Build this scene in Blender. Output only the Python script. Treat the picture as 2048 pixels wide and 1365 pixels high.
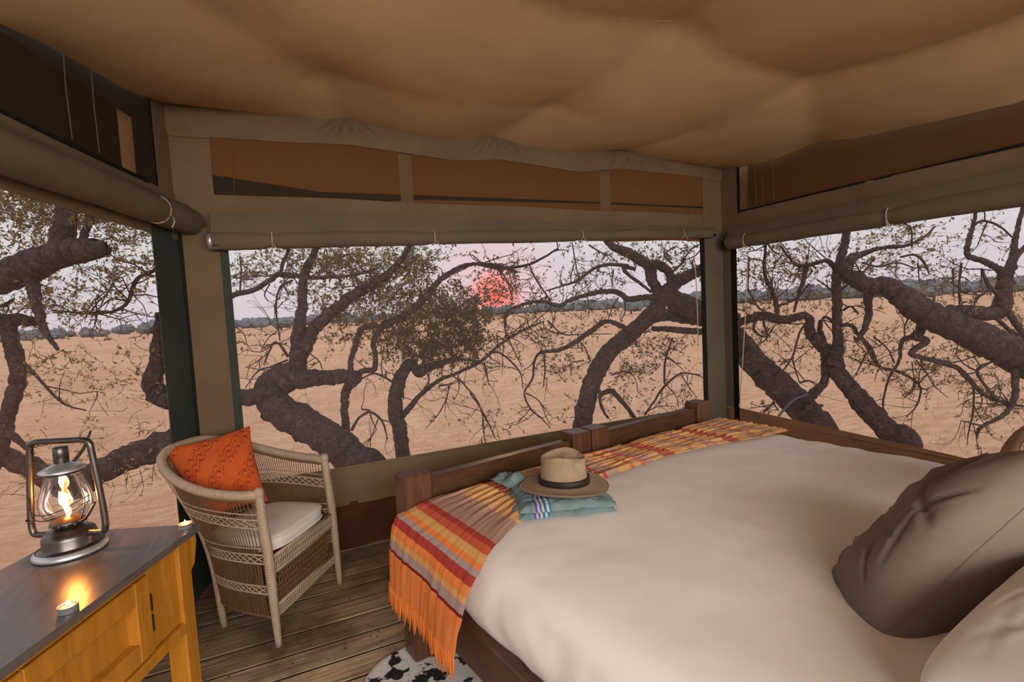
import bpy, bmesh, math, random
import numpy as np
from mathutils import Vector, Matrix
from mathutils import noise as mnoise
for o in list(bpy.data.objects): bpy.data.objects.remove(o)
random.seed(7); rng = np.random.default_rng(7)
scn = bpy.context.scene; COL = scn.collection
R = math.radians; PI = math.pi
# ------------------------------------------------------------------ camera
F, CX, CY, H = 1000., 1024., 682.5, 1.45
YAW = R(24.5); ROLL = math.atan(0.05); TH = math.atan((CY - 617.) * math.cos(ROLL) / F)
FW = np.array([math.sin(YAW)*math.cos(TH), math.cos(YAW)*math.cos(TH), -math.sin(TH)])
_r0 = np.array([math.cos(YAW), -math.sin(YAW), 0.]); _u0 = np.cross(_r0, FW)
RT = math.cos(ROLL)*_r0 - math.sin(ROLL)*_u0; UP = np.cross(RT, FW)
O = np.array([0, 0, H])
def ray(x, y): return (x-CX)/F*RT - (y-CY)/F*UP + FW
def atz(x, y, z): d = ray(x, y); return O + d*((z-H)/d[2])
def aty(x, y, Y): d = ray(x, y); return O + d*(Y/d[1])
def atd(x, y, D): return O + ray(x, y)*D
def atpl(x, y, P, n): d = ray(x, y); return O + d*(((np.array(P)-O) @ n)/(d @ n))
cam = bpy.data.cameras.new('camera'); co = bpy.data.objects.new('camera', cam); COL.objects.link(co)
cam.sensor_width = 36; cam.lens = 36*F/2048; cam.clip_start = .05; cam.clip_end = 3000
M = Matrix.Identity(4)
for i in range(3):
    M[i][0] = RT[i]; M[i][1] = UP[i]; M[i][2] = -FW[i]; M[i][3] = O[i]
co.matrix_world = M; scn.camera = co
# ------------------------------------------------------------------ world, sun, area light, exposure
W = bpy.data.worlds.new('World'); scn.world = W; W.use_nodes = True
nt = W.node_tree; nt.nodes.clear()
def wn(t, **k):
    n = nt.nodes.new(t)
    for a, b in k.items(): setattr(n, a, b)
    return n
tc = wn('ShaderNodeTexCoord'); sx = wn('ShaderNodeSeparateXYZ'); nt.links.new(tc.outputs['Generated'], sx.inputs[0])
cr = wn('ShaderNodeValToRGB'); nt.links.new(sx.outputs['Z'], cr.inputs[0])
E_ = cr.color_ramp.elements
E_[0].position = 0.0; E_[0].color = (.64, .55, .60, 1)
E_[1].position = .14; E_[1].color = (.67, .635, .65, 1)
e = E_.new(.5); e.color = (.80, .78, .84, 1)
e = E_.new(1.); e.color = (.86, .86, .95, 1)
SUN = ray(990, 590); SUN = SUN/np.linalg.norm(SUN)
dp = wn('ShaderNodeVectorMath', operation='DOT_PRODUCT'); nt.links.new(tc.outputs['Generated'], dp.inputs[0]); dp.inputs[1].default_value = tuple(SUN)
def halo(a, b, col, base):
    mr = wn('ShaderNodeMapRange'); mr.inputs['From Min'].default_value = math.cos(R(a)); mr.inputs['From Max'].default_value = math.cos(R(b))
    mr.interpolation_type = 'SMOOTHSTEP'
    nt.links.new(dp.outputs['Value'], mr.inputs['Value'])
    mx = wn('ShaderNodeMix', data_type='RGBA', blend_type='MIX'); nt.links.new(mr.outputs[0], mx.inputs[0]); nt.links.new(base, mx.inputs[6]); mx.inputs[7].default_value = (*col, 1)
    return mx.outputs[2]
c = halo(9, 0., (.76, .54, .57), cr.outputs[0]); c = halo(3.6, 0., (1.05, .26, .22), c); c = halo(.60, .35, (2.4, .20, .12), c)
bg = wn('ShaderNodeBackground'); nt.links.new(c, bg.inputs[0]); bg.inputs[1].default_value = 1.12
wo = wn('ShaderNodeOutputWorld'); nt.links.new(bg.outputs[0], wo.inputs[0])
sl = bpy.data.lights.new('sun', 'SUN'); sl.energy = .5; sl.color = (1, .5, .25); sl.angle = R(1.2)
so = bpy.data.objects.new('sun', sl); COL.objects.link(so); so.rotation_euler = Vector(SUN).to_track_quat('Z', 'Y').to_euler()
al = bpy.data.lights.new('added_fill_light', 'AREA'); al.shape = 'RECTANGLE'; al.size = 4.4; al.size_y = 1.3; al.energy = 155; al.spread = R(150); al.color = (1, .93, .86)  # added soft fill behind the camera, brightens the tent interior
ao = bpy.data.objects.new('added_fill_light', al); COL.objects.link(ao); ao.location = (.6, -2.6, 1.9)
ao.rotation_euler = Vector((-.12, -1, .30)).to_track_quat('Z', 'Y').to_euler()
scn.view_settings.view_transform = 'Standard'; scn.view_settings.look = 'None'; scn.view_settings.gamma = 1
scn.view_settings.use_curve_mapping = False; scn.view_settings.exposure = 0.0
# ------------------------------------------------------------------ helpers
def link(o):
    COL.objects.link(o); return o
def tag(o, label=None, cat=None, group=None, kind=None):
    if label: o['label'] = label
    if cat: o['category'] = cat
    if group: o['group'] = group
    if kind: o['kind'] = kind
    return o
def thing(name, loc, label, cat, group=None):
    o = bpy.data.objects.new(name, None); o.empty_display_size = .1; o.location = tuple(loc); link(o)
    return tag(o, label, cat, group)
def setpar(o, p):
    o.parent = p
    # meshes are written in world coordinates: cancel the whole parent chain
    t = Vector(p.location) if p.parent is None else Vector((0, 0, 0))
    o.matrix_parent_inverse = Matrix.Translation(-t)
class MB:
    def __init__(s): s.v = []; s.f = []; s.uv = []; s.n = 0; s.has_uv = False
    def add(s, v, f, uv=None):
        v = np.asarray(v, float).reshape(-1, 3); b = s.n
        s.v.append(v); s.n += len(v)
        s.f.extend([tuple(i+b for i in q) for q in f])
        if uv is None: s.uv.append(np.zeros((len(v), 2)))
        else: s.uv.append(np.asarray(uv, float)); s.has_uv = True
        return s
    def box(s, c, h, ax=None, bev=0.0):
        """centre c, half sizes h, axes ax (3x3 rows)"""
        ax = np.eye(3) if ax is None else np.asarray(ax, float); c = np.asarray(c, float); h = np.asarray(h, float)
        if bev <= 0:
            P = np.array([[i, j, k] for i in (-1, 1) for j in (-1, 1) for k in (-1, 1)])*h
            s.add(c + P @ ax, [(0, 1, 3, 2), (4, 6, 7, 5), (0, 4, 5, 1), (2, 3, 7, 6), (0, 2, 6, 4), (1, 5, 7, 3)])
        else:
            b = min(bev, *(h*.95)); bm = bmesh.new(); bmesh.ops.create_cube(bm, size=2)
            for q in bm.verts: q.co = Vector((q.co.x*h[0], q.co.y*h[1], q.co.z*h[2]))
            bmesh.ops.bevel(bm, geom=list(bm.edges), offset=b, segments=1, affect='EDGES', profile=.5)
            bm.verts.index_update()
            V = np.array([q.co[:] for q in bm.verts]); s.add(c + V @ ax, [tuple(q.index for q in f.verts) for f in bm.faces]); bm.free()
        return s
    def tube(s, pts, rad, n=8, cap=True, jit=0.0, squash=None):
        pts = np.asarray(pts, float); m = len(pts)
        rad = np.full(m, rad) if np.isscalar(rad) else np.asarray(rad, float)
        T = np.gradient(pts, axis=0); T /= (np.linalg.norm(T, axis=1)[:, None]+1e-12)
        a = np.array([0, 0, 1.]) if abs(T[0][2]) < .9 else np.array([1., 0, 0])
        N = np.cross(T[0], a); N /= np.linalg.norm(N); V = []
        for i in range(m):
            N = N - T[i]*(N @ T[i]); N /= np.linalg.norm(N)+1e-12; B = np.cross(T[i], N)
            for k in range(n):
                an = 2*PI*k/n; rr = rad[i]
                if jit: rr *= 1+jit*mnoise.noise(Vector(tuple((pts[i]+(N*math.cos(an)+B*math.sin(an))*rr)*9)))+jit*.6*mnoise.noise(Vector(tuple((pts[i]+(N*math.cos(an)+B*math.sin(an))*rr)*26)))
                V.append(pts[i]+(N*math.cos(an)+B*math.sin(an))*rr)
        f = [(i*n+k, i*n+(k+1) % n, (i+1)*n+(k+1) % n, (i+1)*n+k) for i in range(m-1) for k in range(n)]
        if cap: f += [tuple(range(n))[::-1], tuple((m-1)*n+k for k in range(n))]
        s.add(V, f); return s
    def lathe(s, prof, c=(0, 0, 0), n=24, ax=None, cap=True):
        ax = np.eye(3) if ax is None else np.asarray(ax); V = []
        for r_, z in prof:
            for k in range(n): V.append([r_*math.cos(2*PI*k/n), r_*math.sin(2*PI*k/n), z])
        m = len(prof); f = [(i*n+k, i*n+(k+1) % n, (i+1)*n+(k+1) % n, (i+1)*n+k) for i in range(m-1) for k in range(n)]
        if cap: f += [tuple(range(n))[::-1], tuple((m-1)*n+k for k in range(n))]
        s.add(np.asarray(c)+np.array(V) @ ax, f); return s
    def grid(s, P, uv=None, wrap=False):
        P = np.asarray(P, float); a, b = P.shape[:2]
        f = [(i*b+j, i*b+(j+1) % b, (i+1)*b+(j+1) % b, (i+1)*b+j) for i in range(a-1) for j in range(b if wrap else b-1)]
        s.add(P.reshape(-1, 3), f, None if uv is None else np.asarray(uv).reshape(-1, 2)); return s
    def slab(s, P, th):
        """grid with thickness along normals (two skins + rim)"""
        P = np.asarray(P, float); a, b = P.shape[:2]
        gu = np.gradient(P, axis=0); gv = np.gradient(P, axis=1); nn = np.cross(gu, gv); nn /= np.linalg.norm(nn, axis=2)[..., None]+1e-12
        s.grid(P); s.grid((P-nn*th)[::-1])
        ring = [(i, 0) for i in range(a)]+[(a-1, j) for j in range(1, b)]+[(i, b-1) for i in range(a-2, -1, -1)]+[(0, j) for j in range(b-2, 0, -1)]
        A = np.array([P[q] for q in ring+[ring[0]]]); B = np.array([(P-nn*th)[q] for q in ring+[ring[0]]])
        s.grid(np.stack([B, A])); return s
    def build(s, name, mat, parent=None, smooth=False, kind=None, label=None):
        me = bpy.data.meshes.new(name)
        V = np.concatenate(s.v) if s.v else np.zeros((0, 3))
        me.from_pydata(V.tolist(), [], s.f)
        if s.has_uv:
            U = np.concatenate(s.uv); lay = me.uv_layers.new(name='UVMap')
            li = np.empty(len(me.loops), np.int32); me.loops.foreach_get('vertex_index', li)
            lay.data.foreach_set('uv', U[li].astype(np.float32).ravel())
        if smooth: me.polygons.foreach_set('use_smooth', np.ones(len(me.polygons), bool))
        me.update()
        o = bpy.data.objects.new(name, me); link(o)
        if mat is not None: me.materials.append(mat)
        if parent is not None: setpar(o, parent)
        return tag(o, label=label, kind=kind)
def crom(P, k=6):
    """Catmull-Rom through rows of P"""
    P = np.asarray(P, float)
    if len(P) < 3: return np.array([P[0]+(P[-1]-P[0])*t for t in np.linspace(0, 1, k+1)])
    Q = np.vstack([2*P[0]-P[1], P, 2*P[-1]-P[-2]]); out = []
    for i in range(1, len(Q)-2):
        for t in np.arange(k)/k:
            a, b, c_, d = Q[i-1], Q[i], Q[i+1], Q[i+2]
            out.append(.5*((2*b)+(-a+c_)*t+(2*a-5*b+4*c_-d)*t*t+(-a+3*b-3*c_+d)*t**3))
    out.append(P[-1]); return np.array(out)
def fbm(x, y, z=0., o=3): return mnoise.fractal(Vector((x, y, z)), .9, 2.0, o)
# ------------------------------------------------------------------ materials
def srgb(r, g, b): return tuple((v/255/12.92 if v/255 <= .04045 else ((v/255+.055)/1.055)**2.4) for v in (r, g, b))
class MT:
    def __init__(s, name):
        s.m = bpy.data.materials.new(name); s.m.use_nodes = True; s.t = s.m.node_tree; s.b = s.t.nodes['Principled BSDF']; s.o = s.t.nodes['Material Output']
    def n(s, t, **k):
        n = s.t.nodes.new(t)
        for a, b in k.items(): setattr(n, a, b)
        return n
    def l(s, a, b): s.t.links.new(a, b)
    def co(s, scale=(1, 1, 1), rot=(0, 0, 0), kind='Object'):
        t = s.n('ShaderNodeTexCoord'); m = s.n('ShaderNodeMapping'); m.inputs['Scale'].default_value = scale; m.inputs['Rotation'].default_value = rot
        s.l(t.outputs[kind], m.inputs[0]); return m.outputs[0]
    def noise(s, co, sc=5, det=4, ro=.6, dist=0):
        n = s.n('ShaderNodeTexNoise'); n.inputs['Scale'].default_value = sc; n.inputs['Detail'].default_value = det; n.inputs['Roughness'].default_value = ro; n.inputs['Distortion'].default_value = dist
        s.l(co, n.inputs['Vector']); return n.outputs['Fac']
    def ramp(s, fac, stops, interp='LINEAR'):
        r = s.n('ShaderNodeValToRGB'); r.color_ramp.interpolation = interp; el = r.color_ramp.elements
        while len(el) > 1: el.remove(el[-1])
        el[0].position = stops[0][0]; el[0].color = (*stops[0][1], 1)
        for p, c in stops[1:]:
            q = el.new(p); q.color = (*c, 1)
        s.l(fac, r.inputs[0]); return r.outputs[0]
    def mix(s, f, a, b, bt='MIX'):
        m = s.n('ShaderNodeMix', data_type='RGBA', blend_type=bt)
        for v, i in ((f, 0), (a, 6), (b, 7)):
            if hasattr(v, 'links') or hasattr(v, 'is_linked'): s.l(v, m.inputs[i])
            else: m.inputs[i].default_value = v if i == 0 else (*v, 1)
        return m.outputs[2]
    def bump(s, h, st=.3, d=.01):
        b = s.n('ShaderNodeBump'); b.inputs['Strength'].default_value = st; b.inputs['Distance'].default_value = d; s.l(h, b.inputs['Height']); s.l(b.outputs[0], s.b.inputs['Normal'])
    def col(s, c):
        if hasattr(c, 'is_linked'): s.l(c, s.b.inputs['Base Color'])
        else: s.b.inputs['Base Color'].default_value = (*c, 1)
        return s
    def rough(s, r, spec=.3, metal=0.):
        s.b.inputs['Roughness'].default_value = r; s.b.inputs['Specular IOR Level'].default_value = spec; s.b.inputs['Metallic'].default_value = metal; return s
def sc(c, k): return tuple(v*k for v in c)
def fabric(name, c, var=.25, rough=.9, weave=900, bump=.25, nsc=2.5):
    t = MT(name); co_ = t.co(); n = t.noise(co_, nsc, 5)
    t.col(t.ramp(n, [(.3, sc(c, 1-var)), (.7, sc(c, 1+var*.5))])); t.rough(rough, .15)
    w = t.noise(co_, weave, 2); n2 = t.noise(co_, 14, 4); h = t.mix(.25, n2, w); t.bump(h, bump, .004); return t.m
def wood(name, c1, c2, axis=0, scale=1., rough=.5, spec=.4, rotz=0., bump=.25):
    t = MT(name); s3 = [14*scale]*3; s3[axis] = 1.2*scale
    co_ = t.co(tuple(s3), (0, 0, rotz)); n = t.noise(co_, 2.2, 6, .65, .6); n2 = t.noise(t.co(tuple(x*5 for x in s3), (0, 0, rotz)), 3, 3)
    c = t.ramp(n, [(.25, c2), (.62, c1)]); c = t.mix(.25, c, t.ramp(n2, [(.3, sc(c2, .6)), (.7, c1)])); t.col(c); t.rough(rough, spec); t.bump(n, bump, .003); return t.m
def plain(name, c, rough=.5, spec=.3, metal=0.):
    return MT(name).col(c).rough(rough, spec, metal).m
def emis(name, c, st):
    t = MT(name); t.col((0, 0, 0)); t.b.inputs['Emission Color'].default_value = (*c, 1); t.b.inputs['Emission Strength'].default_value = st; return t.m
CANVAS = (.150, .106, .063)
m_ceil = fabric('ceiling_canvas', (.49, .34, .192), .12, .95, 700, .15, 1.5)
m_canvas = fabric('khaki_canvas', CANVAS, .15)
m_olive = fabric('olive_canvas', (.215, .155, .086), .2)
m_roll = fabric('blind_canvas', (.122, .098, .067), .15)
m_green = fabric('green_canvas_edge', (.045, .055, .045), .15)
m_black = plain('black_webbing', (.012, .012, .011), .8, .1)
m_rust = fabric('rust_canvas', (.095, .038, .018), .35, nsc=5)
m_brownw = fabric('brown_canvas', (.30, .15, .082), .2)
m_linen = fabric('white_linen', (.85, .815, .775), .03, .9, 900, .12, 1.2)
m_linen2 = fabric('white_pillow_linen', (.80, .77, .73), .03, .9, 900, .12, 1.2)
m_taupe = fabric('taupe_cotton', (.185, .150, .122), .12, .85, 900, .25, 3)
m_pinkbrown = fabric('brown_cushion_cotton', (.30, .185, .13), .1)
m_seat = fabric('cream_cushion', (.74, .69, .63), .08, .9, 800, .2, 6)
m_bed = wood('bed_wood', (.20, .085, .04), (.085, .032, .016), 0, 1., .38, .45)
m_bedtop = m_bed
m_cordd = plain('dark_cord', (.10, .08, .055), .9, .1)
m_rope = fabric('rope', (.45, .36, .26), .2)
m_cane = wood('cane', (.46, .355, .25), (.27, .19, .12), 2, 3, .5, .35)
m_canedark = wood('dark_cane', (.20, .112, .053), (.10, .053, .025), 2, 4, .55, .3)
m_cabw = wood('cabinet_wood', (.50, .205, .018), (.27, .10, .010), 2, .6, .38, .45)
m_cabtop = wood('table_top_dark', (.125, .113, .103), (.060, .054, .050), 1, .8, .26, .55, 0, .15)
m_felt = fabric('hat_felt', (.32, .23, .15), .12, .95, 1500, .3, 20)
m_band = plain('hat_band', (.018, .011, .008), .55, .3)
# floor boards
t = MT('deck_board'); co_ = t.co((1.1, 24, 24)); n = t.noise(co_, 2.2, 8, .72, .5)
st = t.noise(t.co((1, 1, 1)), 2.3, 4, .6); oi = t.n('ShaderNodeObjectInfo')
c = t.ramp(n, [(.34, (.11, .073, .04)), (.5, (.46, .335, .205)), (.64, (.70, .54, .35))])
c = t.mix(t.ramp(st, [(.36, (0, 0, 0)), (.55, (1, 1, 1))]), (.19, .13, .078), c)
c = t.mix(.75, c, t.mix(oi.outputs['Random'], (.35, .33, .30), (1.5, 1.42, 1.3)), 'MULTIPLY'); t.col(c); t.rough(.62, .35); t.bump(n, .5, .004); m_deck = t.m
# bark
def bark(name, c1, c2):
    t = MT(name); co_ = t.co(); n = t.noise(co_, 22, 8, .8, .6); v = t.n('ShaderNodeTexVoronoi', feature='DISTANCE_TO_EDGE'); v.inputs['Scale'].default_value = 34
    mp = t.n('ShaderNodeMix', data_type='VECTOR'); 
    t.l(co_, v.inputs['Vector']); t.col(t.ramp(n, [(.3, c2), (.52, c1), (.72, sc(c1, 2.6))])); t.rough(.9, .2)
    h = t.mix(.3, n, v.outputs['Distance']); t.bump(h, 1., .025); return t.m
m_bark = bark('bark', (.105, .070, .064), (.026, .017, .016))
m_twig = plain('twig_bark', (.07, .045, .036), .9, .15)
def leafm(name, c1, c2, tr=.5):
    t = MT(name); g = t.n('ShaderNodeNewGeometry'); c = t.mix(g.outputs['Random Per Island'], c1, c2)
    t.col(c); t.rough(.6, .3); tl = t.n('ShaderNodeBsdfTranslucent'); t.l(c, tl.inputs[0])
    ms = t.n('ShaderNodeMixShader'); ms.inputs[0].default_value = tr; t.l(t.b.outputs[0], ms.inputs[1]); t.l(tl.outputs[0], ms.inputs[2]); t.l(ms.outputs[0], t.o.inputs[0]); return t.m
m_leaf = leafm('olive_leaf', (.16, .13, .045), (.36, .25, .09))
m_leafd = leafm('dark_leaf', (.10, .085, .035), (.24, .17, .07))
m_leafy = leafm('yellow_leaf', (.34, .25, .08), (.55, .38, .13))
# netting
def net(name, fac, c):
    t = MT(name); tr = t.n('ShaderNodeBsdfTransparent'); df = t.n('ShaderNodeBsdfDiffuse'); df.inputs[0].default_value = (*c, 1)
    ms = t.n('ShaderNodeMixShader')
    wv = t.n('ShaderNodeTexWave', wave_type='BANDS', bands_direction='Z'); wv.inputs['Scale'].default_value = 160; wv.inputs['Distortion'].default_value = 1.5; t.l(t.co(), wv.inputs['Vector'])
    mr = t.n('ShaderNodeMapRange'); mr.inputs['To Min'].default_value = fac*.75; mr.inputs['To Max'].default_value = fac*1.25; t.l(wv.outputs['Fac'], mr.inputs[0]); t.l(mr.outputs[0], ms.inputs[0])
    t.l(tr.outputs[0], ms.inputs[1]); t.l(df.outputs[0], ms.inputs[2]); t.l(ms.outputs[0], t.o.inputs[0]); return t.m
m_net = net('insect_netting', .085, (.40, .33, .32))
m_ventnet = net('vent_netting', .35, (.10, .07, .045))
# ground
t = MT('dry_grass_plain'); co_ = t.co(); n = t.noise(co_, .35, 8, .65, .4); n2 = t.noise(t.co((.25, 1, 1)), .05, 5, .6); n3 = t.noise(t.co((.45, 1.5, 1)), 3.0, 8, .75)
c = t.ramp(n, [(.3, (.48, .255, .14)), (.5, (.64, .38, .235)), (.7, (.78, .52, .35))])
c = t.mix(.45, c, t.ramp(n2, [(.35, (.52, .29, .18)), (.6, (.82, .58, .43))])); c = t.mix(.5, c, t.ramp(n3, [(.35, (.40, .22, .115)), (.6, (.82, .58, .40))])); c = t.mix(1., c, (1., .91, .83), 'MULTIPLY'); t.col(c); t.rough(.95, .1); t.bump(n3, .6, .12); m_ground = t.m
m_grass = leafm('straw', (.56, .37, .22), (.76, .55, .37), .3)
t = MT('haze_tinted_scrub'); co_ = t.co(); n = t.noise(co_, .35, 5, .7); t.col(t.ramp(n, [(.35, (.17, .19, .215)), (.65, (.27, .29, .29))])); t.rough(1, .05); m_far = t.m  # aerial haze painted into the scrub as a blue-grey base colour
# translucent fly
def flym(name, c, tc_):
    t = MT(name); t.col(c); t.rough(.9, .1); tl = t.n('ShaderNodeBsdfTranslucent'); tl.inputs[0].default_value = (*tc_, 1)
    n = t.noise(t.co(), 3, 4); t.bump(n, .2, .02)
    ms = t.n('ShaderNodeMixShader'); ms.inputs[0].default_value = .5; t.l(t.b.outputs[0], ms.inputs[1]); t.l(tl.outputs[0], ms.inputs[2]); t.l(ms.outputs[0], t.o.inputs[0]); return t.m
m_fly = flym('fly_canvas', (.20, .11, .045), (.52, .29, .075))
m_tan = flym('tan_canvas', (.6, .42, .25), (.75, .52, .30))
m_flyd = flym('dark_fly_canvas', (.013, .010, .007), (.012, .008, .005))
# glass / metals / flames
t = MT('lantern_glass'); t.col((1, .97, .93)); t.rough(.03, .5); tr = t.n('ShaderNodeBsdfTransparent'); gl = t.n('ShaderNodeBsdfGlossy'); gl.inputs['Roughness'].default_value = .05
fr = t.n('ShaderNodeFresnel'); fr.inputs[0].default_value = 1.5; ad = t.n('ShaderNodeMath', operation='MULTIPLY_ADD'); ad.inputs[1].default_value = .7; ad.inputs[2].default_value = .05; t.l(fr.outputs[0], ad.inputs[0])
ms = t.n('ShaderNodeMixShader'); t.l(ad.outputs[0], ms.inputs[0]); t.l(tr.outputs[0], ms.inputs[1]); t.l(gl.outputs[0], ms.inputs[2]); t.l(ms.outputs[0], t.o.inputs[0]); m_glass = t.m
m_metal = MT('lantern_metal').col((.12, .108, .098)).rough(.32, .5, .9).m
m_metald = MT('dark_metal').col((.05, .045, .042)).rough(.38, .5, .8).m
m_silver = MT('light_metal').col((.55, .55, .56)).rough(.4, .5, .8).m
m_flame = emis('flame', (1, .50, .14), 18)
m_flame2 = emis('candle_flame', (1, .6, .3), 22)
m_wax = MT('candle_wax').col((.85, .45, .30)).rough(.5, .4).m
m_wax.node_tree.nodes['Principled BSDF'].inputs['Subsurface Weight'].default_value = .4
# ================================================================== STRUCTURE
YF, XR = 3.2, 3.5; LC = np.array([-.48, 3.2, 0]); LA = R(15)
LN = np.array([math.cos(LA), -math.sin(LA), 0]); LT = -np.array([math.sin(LA), math.cos(LA), 0])   # LT runs back towards the entrance
YB = -1.9
def lw(s, z, off=0.): p = LC + LT*s + LN*off; return np.array([p[0], p[1], z])
def xl(y): return LC[0] - (YF-y)*math.tan(LA)
def fr_(x, z, off=0.): return np.array([x, YF-off, z])
def rw(y, z, off=0.): return np.array([XR-off, y, z])
def sheet(fn, A, Z, nu=20, nv=8, fold=0., seed=0, fs=4.):
    """canvas sheet over wall coordinate range A and heights Z (numbers or functions of a)"""
    P = np.zeros((nu+1, nv+1, 3))
    for i in range(nu+1):
        a = A[0]+(A[1]-A[0])*i/nu; z0 = Z[0](a) if callable(Z[0]) else Z[0]; z1 = Z[1](a) if callable(Z[1]) else Z[1]
        for j in range(nv+1):
            z = z0+(z1-z0)*j/nv; P[i, j] = fn(a, z, fold*fbm(a*fs+seed, z*1.2, seed))
    return P
# ---- floor: joist sheet with boards
fl = MB().box((1.2, .7, -.0300), (2.6, 2.6, .0262)).build('floor', plain('under_floor', (.012, .009, .007), .9, .1)); tag(fl, 'weathered wooden plank floor of the tent deck', 'floor', kind='structure')
y = YB; k = 0
while y < 3.30:
    w = random.choice((.125, .14, .15, .165)); xa, xb = -1.45, 3.75
    seam = sorted(random.uniform(xa+.4, xb-.4) for _ in range(2))
    if 1.98 < y < 2.32: seam = [.45+.02*(k % 2), 2.3]
    if 1.55 < y < 1.99: seam = [-.02+.3*(k % 2), 1.9]
    cuts = [xa]+seam+[xb]
    for a, b in zip(cuts, cuts[1:]):
        if b-a < .1: continue
        MB().box(((a+b)/2, y+w/2, -.02+random.uniform(-.0025, .0)), ((b-a)/2-.0045, w/2-.0055, .02), None, .0016).build('floor_board', m_deck, fl)
    y += w; k += 1
nm = MB()
for q in range(130):
    nm.lathe([(.0045, 0), (.004, .0015)], (random.uniform(-.5, 1.0), random.uniform(1.4, 3.1), -.0005), 6)
nm.build('nail_heads', plain('nail_iron', (.05, .05, .05), .4, .5, .6), fl, kind='stuff')
# ---- ceiling: pinned canvas membrane that sags
NX, NY = 110, 90
ys = np.linspace(YB, YF, NY); S_ = np.linspace(0, 1, NX)
GX = np.array([[xl(yy)+(XR-xl(yy))*s for s in S_] for yy in ys]); GY = np.repeat(ys[:, None], NX, 1)
ez = np.interp(GX[-1], [-.48, .29, .43, .7, .95, 1.2, 1.39, 1.6, 1.875, 2.2, 2.474, 2.8, 3.27, 3.5], [2.62, 2.615, 2.64, 2.60, 2.576, 2.585, 2.627, 2.59, 2.57, 2.585, 2.63, 2.585, 2.565, 2.56])
el = np.interp(GY[:, 0], [-1.9, 1.2, 2.1, 2.37, 2.9, 3.2], [2.45, 2.45, 2.43, 2.48, 2.545, 2.62])
er = np.interp(GY[:, -1], [-1.9, .6, 1.3, 2.1, 2.38, 2.7, 3.0, 3.2], [2.46, 2.45, 2.37, 2.455, 2.52, 2.49, 2.52, 2.56])
eb = np.linspace(2.45, 2.46, NX)
pins = [(1.73, 1.84, 2.735), (1.55, 2.685, 2.665), (.28, 2.69, 2.665), (2.75, 1.9, 2.66), (2.62, 2.62, 2.60), (.3, 1.75, 2.735), (-.45, 1.7, 2.6), (1.75, .7, 2.76), (.4, .6, 2.76), (3.0, .7, 2.62), (1.2, -.6, 2.72), (2.6, -.6, 2.66), (-.1, -.4, 2.7)]
Z = np.full((NY, NX), 2.62); fixed = np.zeros((NY, NX), bool)
Z[-1] = ez; Z[0] = eb; Z[:, 0] = el; Z[:, -1] = er
fixed[0] = fixed[-1] = True; fixed[:, 0] = fixed[:, -1] = True
for px, py, pz in pins:
    d2 = (GX-px)**2+(GY-py)**2; i, j = np.unravel_index(np.argmin(d2), d2.shape)
    rr_ = np.sqrt(d2); mk = rr_ < .075; Z[mk] = pz-.10*rr_[mk]; fixed |= mk
def seamline(a, b, lift):
    for t in np.linspace(0, 1, 60):
        p = np.array(a[:2])*(1-t)+np.array(b[:2])*t; d2 = (GX-p[0])**2+(GY-p[1])**2; i, j = np.unravel_index(np.argmin(d2), d2.shape)
        if not fixed[i, j]: Z[i, j] = a[2]*(1-t)+b[2]*t-lift*4*t*(1-t); fixed[i, j] = True
seamline(pins[0], pins[5], .085); seamline(pins[0], pins[3], .055); seamline(pins[0], pins[7], .07); seamline(pins[5], pins[8], .08); seamline(pins[3], pins[9], .06)
for a_, b_, l_ in ((pins[1], (1.39, 3.2, 2.627), .012), (pins[1], (1.9, 3.2, 2.57), .02), (pins[2], (.43, 3.2, 2.64), .012), (pins[4], (2.474, 3.2, 2.63), .012), (pins[4], pins[1], .045), (pins[0], pins[1], .05), (pins[3], pins[4], .04), (pins[3], (3.5, 2.38, 2.52), .03), (pins[2], pins[6], .06), (pins[2], pins[1], .075)): seamline(a_, b_, l_)
zf = Z.copy(); hx = .043; g = .62
for it in range(2600):
    Zn = Z.copy(); Zn[1:-1, 1:-1] = .25*(Z[2:, 1:-1]+Z[:-2, 1:-1]+Z[1:-1, 2:]+Z[1:-1, :-2])-g*hx*hx/4*1.0
    Z = np.where(fixed, zf, Zn)
def ceilz(x, y):
    d2 = (GX-x)**2+(GY-y)**2; i, j = np.unravel_index(np.argmin(d2), d2.shape); return ZZ[i, j]
ZZ = Z.copy()
for i in range(NY):
    for j in range(NX): ZZ[i, j] += .006*fbm(GX[i, j]*2.2, GY[i, j]*2.2, 3.1)
ce = MB().slab(np.stack([GX, GY, ZZ], 2), -.004).build('ceiling', m_ceil, smooth=True); tag(ce, 'draped khaki canvas tent ceiling with sagging folds', 'ceiling', kind='structure')
def seamtube(pts, r=.0028):
    out = []
    for a, b in zip(pts, pts[1:]):
        for t in np.linspace(0, 1, 16)[:-1]:
            p = np.array(a)*(1-t)+np.array(b)*t; out.append([p[0], p[1], ceilz(*p)-.002])
    MB().tube(out, r, 5).build('seam', m_ceil, ce, smooth=True)
seamtube([(.3, 1.75), (1.73, 1.84), (2.75, 1.9)])
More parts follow.
